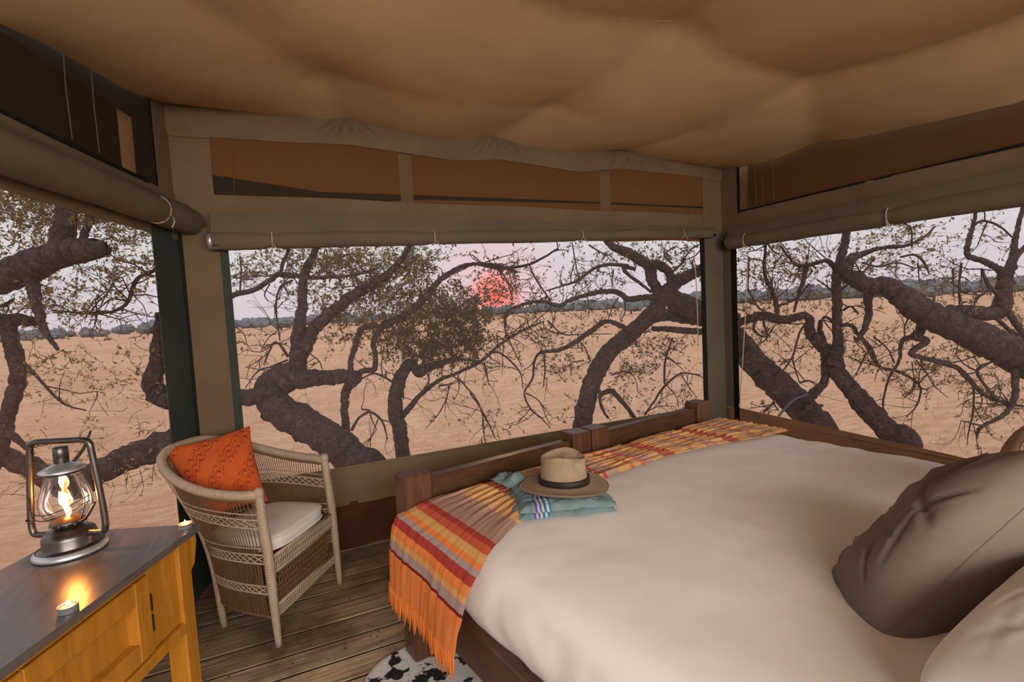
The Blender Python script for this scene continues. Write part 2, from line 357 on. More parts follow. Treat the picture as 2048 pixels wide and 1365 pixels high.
# ---- front wall
zv0 = lambda x: float(np.interp(x, [-.3, .062, .448, 1.111, 1.436, 2.08, 2.444, 3.291], [2.46, 2.466, 2.484, 2.44, 2.472, 2.43, 2.48, 2.467]))
ztop = lambda x: float(np.interp(x, GX[-1], ez))+.004
wf = thing('wall_front', (1.5, YF, 0), 'front tent wall of khaki canvas with vent slot and kick panel', 'wall'); tag(wf, kind='structure')
def valP():
    nu, nv = 180, 10; P = np.zeros((nu+1, nv+1, 3)); pk = [.43, 1.39, 2.474]
    for i in range(nu+1):
        x = -.485+(XR+.485)*i/nu; a = ztop(x); b = zv0(x) if -.3 < x < 3.29 else 2.45
        for j in range(nv+1):
            t = j/nv; z = a+(b-a)*t; off = .012*math.sin(t*PI)
            for p in pk:
                for q, am in ((-.13, .032), (-.06, -.02), (.0, .042), (.09, -.022), (.17, .034)):
                    xx = p+q*(.25+t*1.15)-.04*(t-.3); off += am*math.exp(-((x-xx)/.022)**2)*math.sin(min(1, t*1.2)*PI)
            P[i, j] = (x, YF-off-.004, z)
    return P
MB().slab(valP(), .003).build('valance', m_canvas, wf, smooth=True)
MB().slab(sheet(fr_, (-.3, XR), (2.03, lambda x: 2.156+.004*math.sin(x*5)), 40, 4, .006, 2), .003).build('header_band', m_canvas, wf, smooth=True)
MB().slab(sheet(fr_, (-.485, -.29), (1.80, 2.46), 6, 8, .008, 5), .003).build('corner_panel', m_canvas, wf, smooth=True)
MB().slab(sheet(fr_, (3.285, XR), (1.80, 2.47), 6, 8, .006, 6), .003).build('corner_panel', m_canvas, wf, smooth=True)
def kickP(z0, z1, sd, am, x0=-.45, bulge=0.):
    P = sheet(fr_, (x0, XR), (z0, z1), 120, 6, am, sd, 5.)
    return P
MB().slab(kickP(.285, .522, 3, .018), .003).build('kick_panel', m_olive, wf, smooth=True)
MB().slab(kickP(.0, .30, 8, .03) + np.array([0, .02, 0]), .003).build('skirt', m_rust, wf, smooth=True)
MB().box(((XR-.45)/2, YF-.004, .522), ((XR+.45)/2-.02, .007, .006), None, .003).build('sill_hem', m_olive, wf)
# front netting
w2 = MB().grid(sheet(fr_, (-.27, 3.30), (.50, 2.05), 2, 2)+np.array([0, .012, 0])).build('window_2', m_net); tag(w2, 'wide netting window in the front tent wall', 'window', kind='structure')
MB().grid(sheet(fr_, (-.32, 3.31), (2.12, 2.50), 2, 2)+np.array([0, .014, 0])).build('vent_netting', m_ventnet, w2)
for p0, p1, yy in (((795, 305), (828, 400), 3.235), ((1197, 335), (1222, 420), 3.235)):
    a = aty(p0[0], p0[1], yy); b = aty(p1[0], p1[1], yy)
    MB().box(((a[0]+b[0])/2, yy, (2.13+2.52)/2), ((b[0]-a[0])/2*.95, .002, .2)).build('vent_strap', m_olive, w2)
# dark flap lying along the bottom of the vent
fp = [aty(*p, 3.30) for p in ((425, 350), (640, 384), (850, 391), (1200, 404), (1420, 414))]; fb = [aty(*p, 3.30) for p in ((425, 405), (640, 408), (850, 400), (1200, 408), (1420, 418))]
MB().slab(np.stack([np.array(fb), np.array(fp)], 1), .003).build('vent_flap', m_flyd, w2)
for x0 in (467, 1378, 1390): MB().tube([aty(x0, 300 if x0 < 1000 else 362, 3.19), aty(x0+1, 389 if x0 < 1000 else 428, 3.19)], .0018, 5).build('vent_cord', m_cordd, w2)
# corner posts
def strip(fn, a0, a1, z0, z1, off, th=.004, fold=.004, sd=1, nu=4):
    return MB().slab(sheet(lambda a, z, o: fn(a, z, off+o), (a0, a1), (z0, z1), nu, 14, fold, sd), th)
t1 = strip(fr_, -.455, -.285, 0, 1.97, .012).build('trim_1', m_canvas, smooth=True); tag(t1, 'canvas wrapped corner post beside the cane armchair', 'post', kind='structure')
MB().box((-.40, YF+.06, 1.2), (.045, .04, 1.25), None, .01).build('tent_pole', m_bed, t1)
strip(fr_, -.488, -.455, 0, 1.97, .014).build('black_strip', m_black, t1, True); strip(fr_, -.288, -.243, 0, 1.9, .008).build('edge_strip', m_green, t1, True)
strip(lw, .0, .27, 0, 2.0, .006).build('green_strip', m_green, t1, True)
t2 = strip(fr_, 3.285, XR, 0, 1.97, .012, fold=.006).build('trim_2', m_roll, smooth=True); tag(t2, 'canvas wrapped corner post behind the far bed post', 'post', kind='structure')
MB().box((3.47, YF+.06, 1.2), (.045, .04, 1.25), None, .01).build('tent_pole', m_bed, t2)
strip(fr_, 3.235, 3.285, .4, 1.97, .010, fold=.006).build('black_strip', m_black, t2, True)
strip(rw, 3.2, 3.10, 0, 1.97, .01, fold=.004).build('side_strip', m_roll, t2, True); strip(rw, 3.10, 3.045, 0, 1.97, .012, fold=.004).build('black_strip', m_black, t2, True)
# ---- right wall
wr = thing('wall_right', (XR, 1, 0), 'right tent wall of khaki canvas with brown kick panel', 'wall'); tag(wr, kind='structure')
MB().slab(sheet(rw, (YB, 3.2), (0, lambda y: .46+.045*(y-1.4)/1.7), 60, 6, .012, 4, 2.), .003).build('kick_panel', m_brownw, wr, True)
MB().slab(sheet(rw, (YB, 3.2), (1.95, lambda y: 2.155+.015*(y-2)), 60, 5, .012, 7, 2.), .003).build('header_band', m_canvas, wr, True)
MB().slab(sheet(rw, (3.02, 3.2), (1.95, 2.56), 4, 8, .004, 3), .003).build('corner_panel', m_canvas, wr, True)
MB().box((XR, .65, .445), (.007, 2.5, .006), None, .003).build('sill_hem', m_brownw, wr)
w3 = MB().grid(sheet(rw, (YB, 3.06), (.40, 2.05), 2, 2)+np.array([.012, 0, 0])).build('window_3', m_net); tag(w3, 'netting window in the right tent wall', 'window', kind='structure')
MB().grid(sheet(rw, (YB, 3.02), (2.10, 2.6), 2, 2)+np.array([.014, 0, 0])).build('vent_netting', m_ventnet, w3)
MB().slab(sheet(rw, (YB, 2.965), (2.10, 2.70), 12, 4, .01, 3)+np.array([.05, 0, 0]), .003).build('vent_flap', m_fly, w3, True)
MB().slab(sheet(rw, (2.9, 3.1), (2.1, 2.6), 3, 3, .0)+np.array([.09, 0, 0]), .002).build('outer_flap', m_tan, w3); strip(rw, 3.03, 3.005, 2.14, 2.56, .006).build('vent_edge', m_black, w3); strip(rw, 3.0, YB, 2.148, 2.162, .006, nu=20).build('vent_edge', m_black, w3)
for yy in (2.86, 2.80, 2.7): MB().tube([rw(yy, 2.5, .01), rw(yy-.02, 2.3, .018), rw(yy-.012, 2.165, .01)], .0020, 5).build('vent_cord', m_cordd, w3)
# ---- left wall
wl = thing('wall_left', tuple(LC+LT*1.5), 'left tent wall of khaki canvas with dark vent slot', 'wall'); tag(wl, kind='structure')
LL = 5.2
MB().slab(sheet(lw, (0, LL), (0, .36), 30, 5, .012, 4, 2.), .003).build('kick_panel', m_olive, wl, True)
MB().slab(sheet(lw, (0, LL), (1.9, 2.148), 40, 5, .012, 9, 2.), .003).build('header_band', m_canvas, wl, True)
MB().slab(sheet(lw, (0, .14), (1.9, 2.62), 4, 8, .004, 3), .003).build('corner_panel', m_canvas, wl, True)
w1 = MB().grid(sheet(lw, (.26, LL), (.34, 2.05), 2, 2)-LN*.012).build('window_1', m_net); tag(w1, 'netting window in the left tent wall behind the lantern', 'window', kind='structure')
MB().grid(sheet(lw, (.1, LL), (2.10, 2.7), 2, 2)-LN*.014).build('vent_netting', m_ventnet, w1)
MB().slab(sheet(lw, (.335, LL), (2.05, 2.75), 20, 4, .01, 3)-LN*.06, .003).build('vent_flap', m_flyd, w1, True)
MB().slab(sheet(lw, (.1, .7), (2.1, 2.7), 3, 3, .0)-LN*.09, .002).build('outer_flap', m_tan, w1); strip(lw, .03, .295, 2.10, 2.7, -.02).build('vent_edge', m_black, w1); strip(lw, .25, LL, 2.142, 2.158, .006, nu=20).build('vent_edge', m_black, w1)
strip(lw, .25, LL, 2.44, 2.75, -.03, nu=20).build('vent_edge', m_black, w1)
for s_ in (.62, .78): MB().tube([lw(s_, 2.5, .01), lw(s_+.02, 2.35, .018), lw(s_, 2.17, .01)], .0022, 5).build('vent_cord', m_cordd, w1)
# ---- rolled blinds
def loop(c, r, ax, m=.0035):
    a = np.cross(ax, [0, 0, 1]); a /= np.linalg.norm(a); b = np.array([0, 0, 1.])
    return MB().tube([c+(a*math.cos(t)+b*math.sin(t))*r for t in np.linspace(0, 2*PI, 17)], m, 6)
def blind(P0, P1, r0, r1, nrm, label, ties, flap, loc, capcol):
    P0 = np.array(P0); P1 = np.array(P1); b = thing('rolled_blind', loc, label, 'blind'); ax = (P1-P0)/np.linalg.norm(P1-P0); L = np.linalg.norm(P1-P0)
    n = 90; V = np.zeros((n+1, 29, 3)); a = np.array(nrm)
    for i in range(n+1):
        t = i/n; c_ = P0+(P1-P0)*t; rr = r0+(r1-r0)*t
        for q in ties: rr -= .010*math.exp(-((t*L-q)/.035)**2)
        for k in range(29):
            an = k/28*2*PI*1.12+PI*.55; r_ = rr*(1+.10*(k/28))*(1+.10*fbm(t*L*2.2, math.cos(an)*1.3, math.sin(an)*1.3))
            V[i, k] = c_+a*(math.cos(an)*r_)+np.array([0, 0, math.sin(an)*r_])
    MB().slab(V, .003).build('roll', m_roll, b, True)
    for e, ep in ((P0, 1), (P1, -1)):
        rr = (r0 if ep == 1 else r1)
        for d_, k_, m_ in ((.018, 1.05, m_black), (-.008, .9, m_silver if capcol else m_black)):
            c_ = e+ax*ep*d_; MB().tube([c_-ax*.016, c_+ax*.016], rr*k_, 20).build('end_band', m_, b, True)
    # flap of canvas running from the header down to the roll
    P = np.zeros((61, 6, 3))
    for i in range(61):
        t = i/60; c_ = P0+(P1-P0)*t; rr = r0+(r1-r0)*t
        for j in range(6):
            u = j/5; zt = flap[0]+(flap[1]-flap[0])*t; off = rr*.8+.006*fbm(t*L*2, u*2, 4)
            P[i, j] = c_+a*off*(.1+.75*u)+np.array([0, 0, (zt-c_[2])*(1-u)+rr*.55*u])
    MB().slab(P, .003).build('hanging_flap', m_roll, b, True)
    for q in ties:
        c_ = P0+ax*q; t = q/L; rr = (r0+(r1-r0)*t)
        tc_ = loop(c_, rr*1.03, ax).build('tie_cord', m_rope, b, True)
        MB().tube([c_+a*rr*1.08+np.array([0, 0, -rr*.5]), c_+a*rr*1.3+ax*.015+np.array([0, 0, -rr*1.0]), c_+a*rr*1.2+ax*.03+np.array([0, 0, -rr*1.45])], .003, 5).build('cord_end', m_rope, b, True)
    return b
p0 = aty(425, 483, 3.13); p1 = aty(1428, 480, 3.14)
blind((p0[0], 3.125, 1.89), (p1[0], 3.15, 1.995), .050, .036, (0, -1, 0), 'canvas window blind rolled up along the front tent wall', (.29, 1.22, 2.33, 3.3), (2.045, 2.045), (1.5, 3.13, 1.9), True)
q0 = lw(.02, 1.995, .075); q1 = lw(4.6, 1.985, .075)
blind(q0, q1, .062, .062, LN, 'canvas window blind rolled up above the lantern table', (.33, 1.9, 3.2), (2.08, 2.08), tuple((q0+q1)/2), False)
q0 = rw(3.06, 1.905, .07); q1 = rw(YB+.2, 1.88, .07)
blind(q0, q1, .056, .062, (-1, 0, 0), 'canvas window blind rolled up on the right tent wall beside the bed', (.18, 1.22, 2.6), (2.01, 2.06), (3.43, .9, 1.9), False)
# hanging cords inside the netting
for p, q, lb in (((1388, 500), (1396, 690), 'thin pale cord hanging on the netting left of the far corner post'), ((1496, 505), (1479, 812), 'thin pale cord hanging on the netting right of the far corner post')):
    fnp = (lambda x, y: aty(x, y, 3.17)) if p[0] < 1450 else (lambda x, y: atpl(x, y, (3.47, 0, 0), np.array([1., 0, 0])))
    c0 = fnp(*p); c1 = fnp(*q); mid = (c0+c1)/2+np.array([.01, 0, 0]); r_ = thing('hanging_cord', c1, lb, 'cord'); pts = crom([c0, mid, c1], 8)
    MB().tube(pts, .0042, 6).build('cord', m_rope, r_, True); MB().lathe([(.003, -.012), (.008, -.004), (.008, .004), (.003, .012)], c1, 8).build('knot', m_rope, r_, True)
# ---- outer fly sheets beyond the vents
def fly(P, mat, label):
    o = MB().slab(P, .004).build('fly_sheet', mat, smooth=True); return tag(o, label, 'tent fly')
P = np.zeros((31, 7, 3))
for i in range(31):
    for j in range(7):
        x = -.5+5.4*i/30; u = j/6; P[i, j] = (x, 3.25+1.45*u, 2.78-.62*u-.05*math.sin(u*PI)-.012*math.sin(x*4))
fly(P, m_fly, 'orange brown outer fly sheet seen through the front vent')
P = np.zeros((31, 7, 3))
for i in range(31):
    for j in range(7):
        yy = YB+5.1*i/30; u = j/6; P[i, j] = (3.56+1.2*u, yy, 2.76-.55*u-.05*math.sin(u*PI))
fly(P[::-1], m_fly, 'brown outer fly sheet beyond the vent above the bed')
P = np.zeros((31, 7, 3))
for i in range(31):
    for j in range(7):
        s_ = .75+4.5*i/30; u = j/6; q = lw(s_-.1, 0, -.1-1.2*u); P[i, j] = (q[0], q[1], 2.80-.5*u-.05*math.sin(u*PI))
fly(P, m_flyd, 'dark outer fly sheet beyond the vent above the lantern table')
# ================================================================== BED
BA = R(11); BU = np.array([math.cos(BA), math.sin(BA), 0]); BV = np.array([math.sin(BA), -math.cos(BA), 0]); BZ = np.array([0, 0, 1.])
B0 = np.array([.392, 2.024, 0]); BAX = np.array([BU, BV, BZ])
def bd(u, v, z): return B0+BU*u+BV*v+BZ*z
def bloc(p): q = np.array(p)-B0; return np.array([q @ BU, q @ BV, p[2]])
def bbox(mb, u0, u1, v0, v1, z0, z1, bev=.006): return mb.box(bd((u0+u1)/2, (v0+v1)/2, (z0+z1)/2), ((u1-u0)/2, (v1-v0)/2, (z1-z0)/2), BAX, bev)
m_bedx = wood('bed_wood_rail', (.105, .043, .020), (.038, .015, .008), 0, 1., .36, .5, -BA); m_bedy = wood('bed_wood_side', (.105, .043, .020), (.038, .015, .008), 1, 1., .36, .5, -BA); m_bedz = wood('bed_wood_post', (.135, .056, .027), (.05, .019, .010), 2, 1., .36, .5)
BLEN = 2.08
def bedframe(u0, u1, label):
    b = thing('twin_bed', bd((u0+u1)/2, 1., 0), label, 'bed', 'twin wooden beds pushed together')
    for a in (u0, u1-.125):
        bbox(MB(), a, a+.125, -.075, .035, 0, .789, .008).build('foot_post', m_bedz, b)
        bbox(MB(), a, a+.125, BLEN-.06, BLEN+.05, 0, 1.0, .008).build('head_post', m_bedz, b)
    bbox(MB(), u0+.125, u1-.125, -.045, .01, .60, .757).build('foot_rail', m_bedx, b)
    bbox(MB(), u0+.125, u1-.125, -.045, .01, .26, .42).build('foot_rail', m_bedx, b)
    bbox(MB(), u0+.125, u1-.125, BLEN-.02, BLEN+.03, .40, .96).build('headboard', m_bedx, b)
    for a in (u0+.0, u1-.045): bbox(MB(), a, a+.045, .035, BLEN-.06, .25, .40, .005).build('side_rail', m_bedy, b)
    for k in range(11):
        v = .12+k*.17; bbox(MB(), u0+.045, u1-.045, v, v+.08, .30, .32, .003).build('slat', m_bedx, b)
    return b
bedframe(0, 1.05, 'dark wooden bed frame with the striped throw hanging over its side rail')
bedframe(1.06, 2.12, 'dark wooden bed frame standing next to the right tent wall')
# cover over both mattresses
ZM = .675
def prof(a, W):  # rounded slab profile: a in 0..1 -> (offset, z) ; W total width
    return a
cov = thing('bed_cover', bd(1.06, 1.05, .33), 'plain white sheet tucked over the two pushed together mattresses', 'bedding')
def edgeprof(e, z0, bul):
    """list of (inward offset, z) going up a side: bottom -> top"""
    return [(e+.045, z0), (e+.02, z0+.04), (e-.005+bul*.3, z0+.10), (e-.005+bul*.6, z0+.16), (e+.012, ZM-.07), (e+.045, ZM-.032), (e+.09, ZM-.012), (e+.16, ZM-.002), (e+.26, ZM)]
pl = edgeprof(0.0, .385, .0); pl = crom([(a, z, 0) for a, z in pl], 3)
nu = []
for a, z, _ in pl: nu.append((a, z))
for a in np.linspace(.30, 1.82, 60): nu.append((a, ZM))
for a, z, _ in pl[::-1]: nu.append((2.12-a, z))
pv = [(v-.0+.075, z) for v, z, _ in crom([(a, z, 0) for a, z in edgeprof(0., .385, 0)], 3)]+[(v, ZM) for v in np.linspace(.40, 1.7, 60)]+[(2.05-v, z) for v, z, _ in crom([(a, z, 0) for a, z in edgeprof(0., .385, 0)], 3)[::-1]]
P = np.zeros((len(nu), len(pv), 3))
def crown(u, v): return .012*math.sin(max(0, min(1, u/2.12))*PI)*math.sin(max(0, min(1, v/2.05))*PI)
for i, (u, zu) in enumerate(nu):
    for j, (v, zv) in enumerate(pv):
        k = (1-(zu-.385)/(ZM-.385)); l = (1-(zv-.385)/(ZM-.385)); h = min(1, (k**4+l**4)**.25) if k > 0 or l > 0 else 0
        z = ZM-(ZM-.385)*h+crown(u, v)
        w = .004*fbm(u*3, v*3, 1.)+.0022*fbm(u*11, v*4, 5.)+.007*fbm(u*1.5, v*7, 9.)*max(0, 1-abs(u-2.0)/.35)+.006*fbm(u*8, v*2.0, 2.)*max(0, 1-abs(u)/.14)
        bulge = .012*fbm(v*5, z*4, 7.)*(k > .3)
        P[i, j] = bd(u-bulge, v, z+w)
MB().grid(P).build('sheet', m_linen, cov, True)
bbox(MB(), .05, 1.055, .10, 2.0, .325, .60, .03).build('mattress', m_linen2, cov); bbox(MB(), 1.065, 2.07, .10, 2.0, .325, .60, .03).build('mattress', m_linen2, cov)
def covz(u, v):
    i = min(range(len(nu)), key=lambda q: abs(nu[q][0]-u)); j = min(range(len(pv)), key=lambda q: abs(pv[q][0]-v)); return P[i, j][2]
# ---- striped throw: material
def stripes():
    t = MT('striped_throw'); tc_ = t.n('ShaderNodeTexCoord'); sp = t.n('ShaderNodeSeparateXYZ'); t.l(tc_.outputs['UV'], sp.inputs[0]); s = sp.outputs['X']
    org = (.80, .24, .065); cor = (.58, .115, .062); red = (.42, .060, .045); yel = (.70, .37, .125); tau = (.44, .265, .20); lil = (.42, .31, .285); dred = (.22, .022, .022)
    S = [(-.40, org), (-.185, dred), (-.178, lil), (-.145, yel), (-.115, org), (-.085, red), (-.05, lil), (-.03, org), (.0, yel), (.035, cor), (.055, red), (.085, tau), (.205, yel), (.335, cor), (.405, tau), (.445, yel), (.56, tau), (.62, yel), (.70, cor), (.725, yel), (.76, red), (.785, tau), (.87, yel), (.95, cor), (.97, yel), (1.02, cor), (1.055, tau), (1.10, yel), (1.19, cor), (1.26, yel), (1.36, tau)]
    S2 = [(1.40, yel), (1.47, cor), (1.49, tau), (1.53, cor), (1.55, yel), (1.63, cor), (1.70, yel), (1.78, tau), (1.83, cor), (1.845, yel), (1.92, tau), (1.98, yel)]
    def R_(S): return t.ramp(mr.outputs[0], [((a+.5)/3., c) for a, c in S], 'CONSTANT')
    mr = t.n('ShaderNodeMapRange'); mr.inputs['From Min'].default_value = -.5; mr.inputs['From Max'].default_value = 2.5; t.l(s, mr.inputs[0])
    c1 = R_(S); c2 = R_(S2); gt = t.n('ShaderNodeMath', operation='GREATER_THAN'); gt.inputs[1].default_value = 1.40; t.l(s, gt.inputs[0])
    c = t.mix(gt.outputs[0], c1, c2)
    mp = t.n('ShaderNodeMapping'); mp.inputs['Scale'].default_value = (2.2, 55, 1); t.l(tc_.outputs['UV'], mp.inputs[0])
    n = t.noise(mp.outputs[0], 1, 3); gs = t.n('ShaderNodeMath', operation='GREATER_THAN'); gs.inputs[1].default_value = .205; t.l(s, gs.inputs[0]); fm_ = t.n('ShaderNodeMath', operation='MULTIPLY'); t.l(gs.outputs[0], fm_.inputs[0]); t.l(t.ramp(n, [(.40, (0, 0, 0)), (.62, (.5, .5, .5))]), fm_.inputs[1]); c = t.mix(fm_.outputs[0], c, tau)
    mp2 = t.n('ShaderNodeMapping'); mp2.inputs['Scale'].default_value = (60, 60, 1); t.l(tc_.outputs['UV'], mp2.inputs[0]); n2 = t.noise(mp2.outputs[0], 4, 3)
    c = t.mix(.35, c, t.mix(n2, (.5, .5, .5), (1.4, 1.4, 1.4)), 'MULTIPLY'); t.col(c); t.rough(.95, .1); t.bump(n2, .3, .003); return t.m
m_throw = stripes()
m_tass = fabric('orange_tassel', (.78, .22, .045), .2)
th = thing('striped_throw', bd(1., .3, .69), 'orange and red striped fringed throw laid across the foot of the beds', 'blanket')
# length parameter s: negative = hanging down the left side
def tpath(s):
    """centre path (u,z) lying on the cover; s metres from the left edge"""
    if s >= .13: return s, ZM+.010
    pts = [(-.34, -.052, .335), (-.20, -.050, .47), (-.10, -.040, .575), (-.04, -.018, .63), (.03, .03, .665), (.08, .075, .680), (.13, .13, .685)]
    return float(np.interp(s, [p[0] for p in pts], [p[1] for p in pts])), float(np.interp(s, [p[0] for p in pts], [p[2] for p in pts]))
sv = np.concatenate([np.linspace(-.34, .2, 90), np.linspace(.205, 2.07, 300)]); NV = 90
v0f = lambda s: float(np.interp(s, [-.34, -.2, -.05, .02, .1, .3, 1., 2.07], [-.055, -.045, -.02, .045, .062, .065, .085, .11]))
v1f = lambda s: float(np.interp(s, [-.34, -.17, -.03, .02, .1, .2, .35, .6, .9, 1.2, 1.45, 1.66, 1.85, 2.07], [.50, .56, .615, .60, .565, .515, .455, .42, .39, .385, .42, .47, .52, .55]))
P = np.zeros((len(sv), NV, 3)); UVt = np.zeros((len(sv), NV, 2))
for i, s in enumerate(sv):
    u, z = tpath(s); a, b = v0f(s), v1f(s)
    b += .006*fbm(s*9, 3.3); a += .004*fbm(s*9, 8.3)
    for j in range(NV):
        q = j/(NV-1); v = a+(b-a)*q
        zz = z+(crown(u, v) if s > .05 else 0)
        am = float(np.interp(s, [-.34, -.1, .1, .22, .3, 2.1], [.004, .003, .003, .012, .017, .017]))
        if .335 < s < .405 or 1.19 < s < 1.26 or 1.63 < s < 1.70: am *= .45
        ph = q*(9+1.2*math.sin(s*2))+.35*fbm(s*1.6, q*3, 1.); f = abs(math.sin(ph*PI))**.8; f = f*(.55+.6*fbm(s*2.5, q*9, 4.))+.5*fbm(s*3, q*26, 2.)
        e = math.sin(min(1, q*14)*PI/2)*math.sin(min(1, (1-q)*14)*PI/2)
        d = am*(f+.35)*e+.002
        if s < 0.05: P[i, j] = bd(u-d*1.5-.012*math.sin(q*9)*max(0, -s)*2, v, zz-.02*q*max(0, -s)*2)
        else: P[i, j] = bd(u, v, zz+d)
        UVt[i, j] = (s, v)
nn = MB().grid(P, UVt); nn.build('cloth', m_throw, th, True)
base = MB()
for j in range(0, NV-1, 2):
    q0_ = P[0, j]; r_ = random.uniform(.0045, .0065); L_ = random.uniform(.07, .10)
    w1_ = BV*random.uniform(-.012, .012)-BU*random.uniform(-.006, .008); tip = q0_+np.array([0, 0, -L_])+w1_
    md = q0_+np.array([0, 0, -L_*.5])+w1_*.2+BV*random.uniform(-.004, .004)
    MB().tube([q0_+np.array([0, 0, .004]), q0_+np.array([0, 0, -.018]), md, tip], [r_*.6, r_, r_*.95, r_*.35], 6).build('tassel', m_tass, th, True)
# ---- folded teal cloth
t = MT('teal_cloth'); tc_ = t.n('ShaderNodeTexCoord'); sp = t.n('ShaderNodeSeparateXYZ'); t.l(tc_.outputs['UV'], sp.inputs[0])
te = (.17, .245, .245); st_ = [(0, te), (.10, (.10, .22, .24)), (.13, te), (.16, (.17, .06, .24)), (.18, (.30, .46, .52)), (.205, (.16, .07, .26)), (.225, (.40, .50, .36)), (.25, (.07, .12, .28)), (.275, (.38, .56, .58)), (.30, (.07, .17, .24)), (.325, te)]
t.col(t.ramp(sp.outputs['X'], st_, 'CONSTANT')); t.rough(.9, .15); t.bump(t.noise(t.co(), 60, 3), .2, .004); m_teal = t.m
tcl = thing('folded_cloth', bd(.6, .3, .69), 'folded teal cloth with purple and blue stripes lying under the hat', 'cloth')
HC = bloc(atz(1128, 972, .73)); hu, hv = HC[0], HC[1]
def clothlayer(z0, th_, sx_, sy_, rot, sd, offu=0, offv=0):
    n = 60; P = np.zeros((n+1, n+1, 3)); U = np.zeros((n+1, n+1, 2)); cr_, sr = math.cos(rot), math.sin(rot)
    for i in range(n+1):
        for j in range(n+1):
            a = i/n*2-1; b = j/n*2-1
            ed = 1-max(abs(a), abs(b))**10
            aa = a*sx_*(1+.10*fbm(b*1.5, sd)); bb = b*sy_*(1+.12*fbm(a*1.8, sd+4))
            u = hu+offu+aa*cr_-bb*sr; v = hv+offv+aa*sr+bb*cr_
            z = z0+th_*max(0, ed)*(1+.30*fbm(a*2.6, b*2.0, sd))+.008*max(0, fbm(a*3.5, b*3.5, sd+9))*ed
            P[i, j] = bd(u, v, z); U[i, j] = (i/n, j/n)
    return P, U
for k, (z0, th_, sx_, sy_, ro, ou, ov) in enumerate(((.693, .016, .190, .150, .52, -.05, .03), (.708, .020, .180, .135, .52, -.045, .035))):
    P, U = clothlayer(z0, th_, sx_, sy_, ro, 3.7*k+1, ou, ov); MB().grid(P, U).build('folded_layer', m_teal, tcl, True)
# crumpled corner standing up at the left
P = np.zeros((25, 25, 3)); U = np.zeros((25, 25, 2)); cc = bloc(atz(1022, 962, .72))
for i in range(25):
    for j in range(25):
        a = i/24; b = j/24; u = cc[0]-.05+.13*a; v = cc[1]-.085+.15*b
        z = .715+.030*math.sin(a*PI)*math.sin(b*PI)+.016*math.sin(b*9+a*3)*math.sin(a*PI)+.008*fbm(a*4, b*4, 3)
        P[i, j] = bd(u, v, z); U[i, j] = (.33+.3*a, b)
MB().grid(P, U).build('crumpled_corner', m_teal, tcl, True)
# ---- hat
hat = thing('felt_hat', bd(hu, hv, .735), 'tan felt fedora hat with dark brown band on the teal cloth', 'hat')
n = 64; rings = []
hz = .738; hrot = .9   # long axis direction in bed coordinates
def hatpt(r_, an, z, sx_=1.12):
    x = r_*math.cos(an)*sx_; y_ = r_*math.sin(an); u = x*math.cos(hrot)-y_*math.sin(hrot); v = x*math.sin(hrot)+y_*math.cos(hrot)
    return bd(hu+u, hv+v, z)
brim = []
for r_ in (.157, .159, .156, .147, .130, .110, .094, .090):
    row = []
    for k in range(n):
        an = 2*PI*k/n; up = .010*abs(math.sin(an))**2*(r_/.18)**3-.014*abs(math.cos(an))**3*(r_/.18)**3
        row.append(hatpt(r_, an, hz+up+(.004 if r_ < .178 else 0)+(.006 if r_ < .1 else 0)))
    brim.append(row)
under = [[hatpt(r_, 2*PI*k/n, hz-.003+.010*abs(math.sin(2*PI*k/n))**2*(r_/.18)**3-.014*abs(math.cos(2*PI*k/n))**3*(r_/.18)**3) for k in range(n)] for r_ in (.088, .12, .157)]
MB().grid(np.array(under+brim), wrap=True).build('brim', m_felt, hat, True)
crownP = []
for zt in np.linspace(0, 1, 26):
    row = []
    for k in range(n):
        an = 2*PI*k/n; c_, s_ = math.cos(an), math.sin(an)
        if zt < .62:
            t_ = zt/.62; r_ = .089-.010*t_-.004*math.sin(t_*PI); z = hz+.004+.108*t_
            z += t_*(.016*abs(s_)*0+.012*(-abs(c_)+.5)*0)
            z += t_**2*(.018*(1-abs(c_)**1.5)-.006)
        else:
            t_ = (zt-.62)/.38; r_ = .079*(math.cos(t_*PI/2)**.75 if t_ < 1 else 0); zr = hz+.112+(.018*(1-abs(c_)**1.5)-.006)
            z = zr+.007*math.sin(min(1, t_*2.2)*PI)-.030*(t_**1.5)
        # front pinches
        pin = math.exp(-((abs((an+PI) % (2*PI)-PI)-.62)/.34)**2)*math.exp(-((zt-.50)/.16)**2)
        r_ -= .022*pin
        row.append(hatpt(r_, an, z, 1.14))
    crownP.append(row)
MB().grid(np.array(crownP), wrap=True).build('crown', m_felt, hat, True)
bandP = [[hatpt(r_, 2*PI*k/n, z, 1.14) for k in range(n)] for r_, z in ((.0885, hz+.006), (.0915, hz+.008), (.0905, hz+.034), (.0870, hz+.036))]
hb = MB().grid(np.array(bandP), wrap=True).build('hat_band', m_band, hat, True)
bp = hatpt(.094, 5.4, hz+.021, 1.14)
ang_ = bp-bd(hu, hv, hz+.021); ang_ /= np.linalg.norm(ang_); tg_ = np.cross([0, 0, 1.], ang_)
MB().box(bp, (.020, .004, .013), np.array([tg_, ang_, [0, 0, 1.]]), .003).build('bow', m_band, hb)
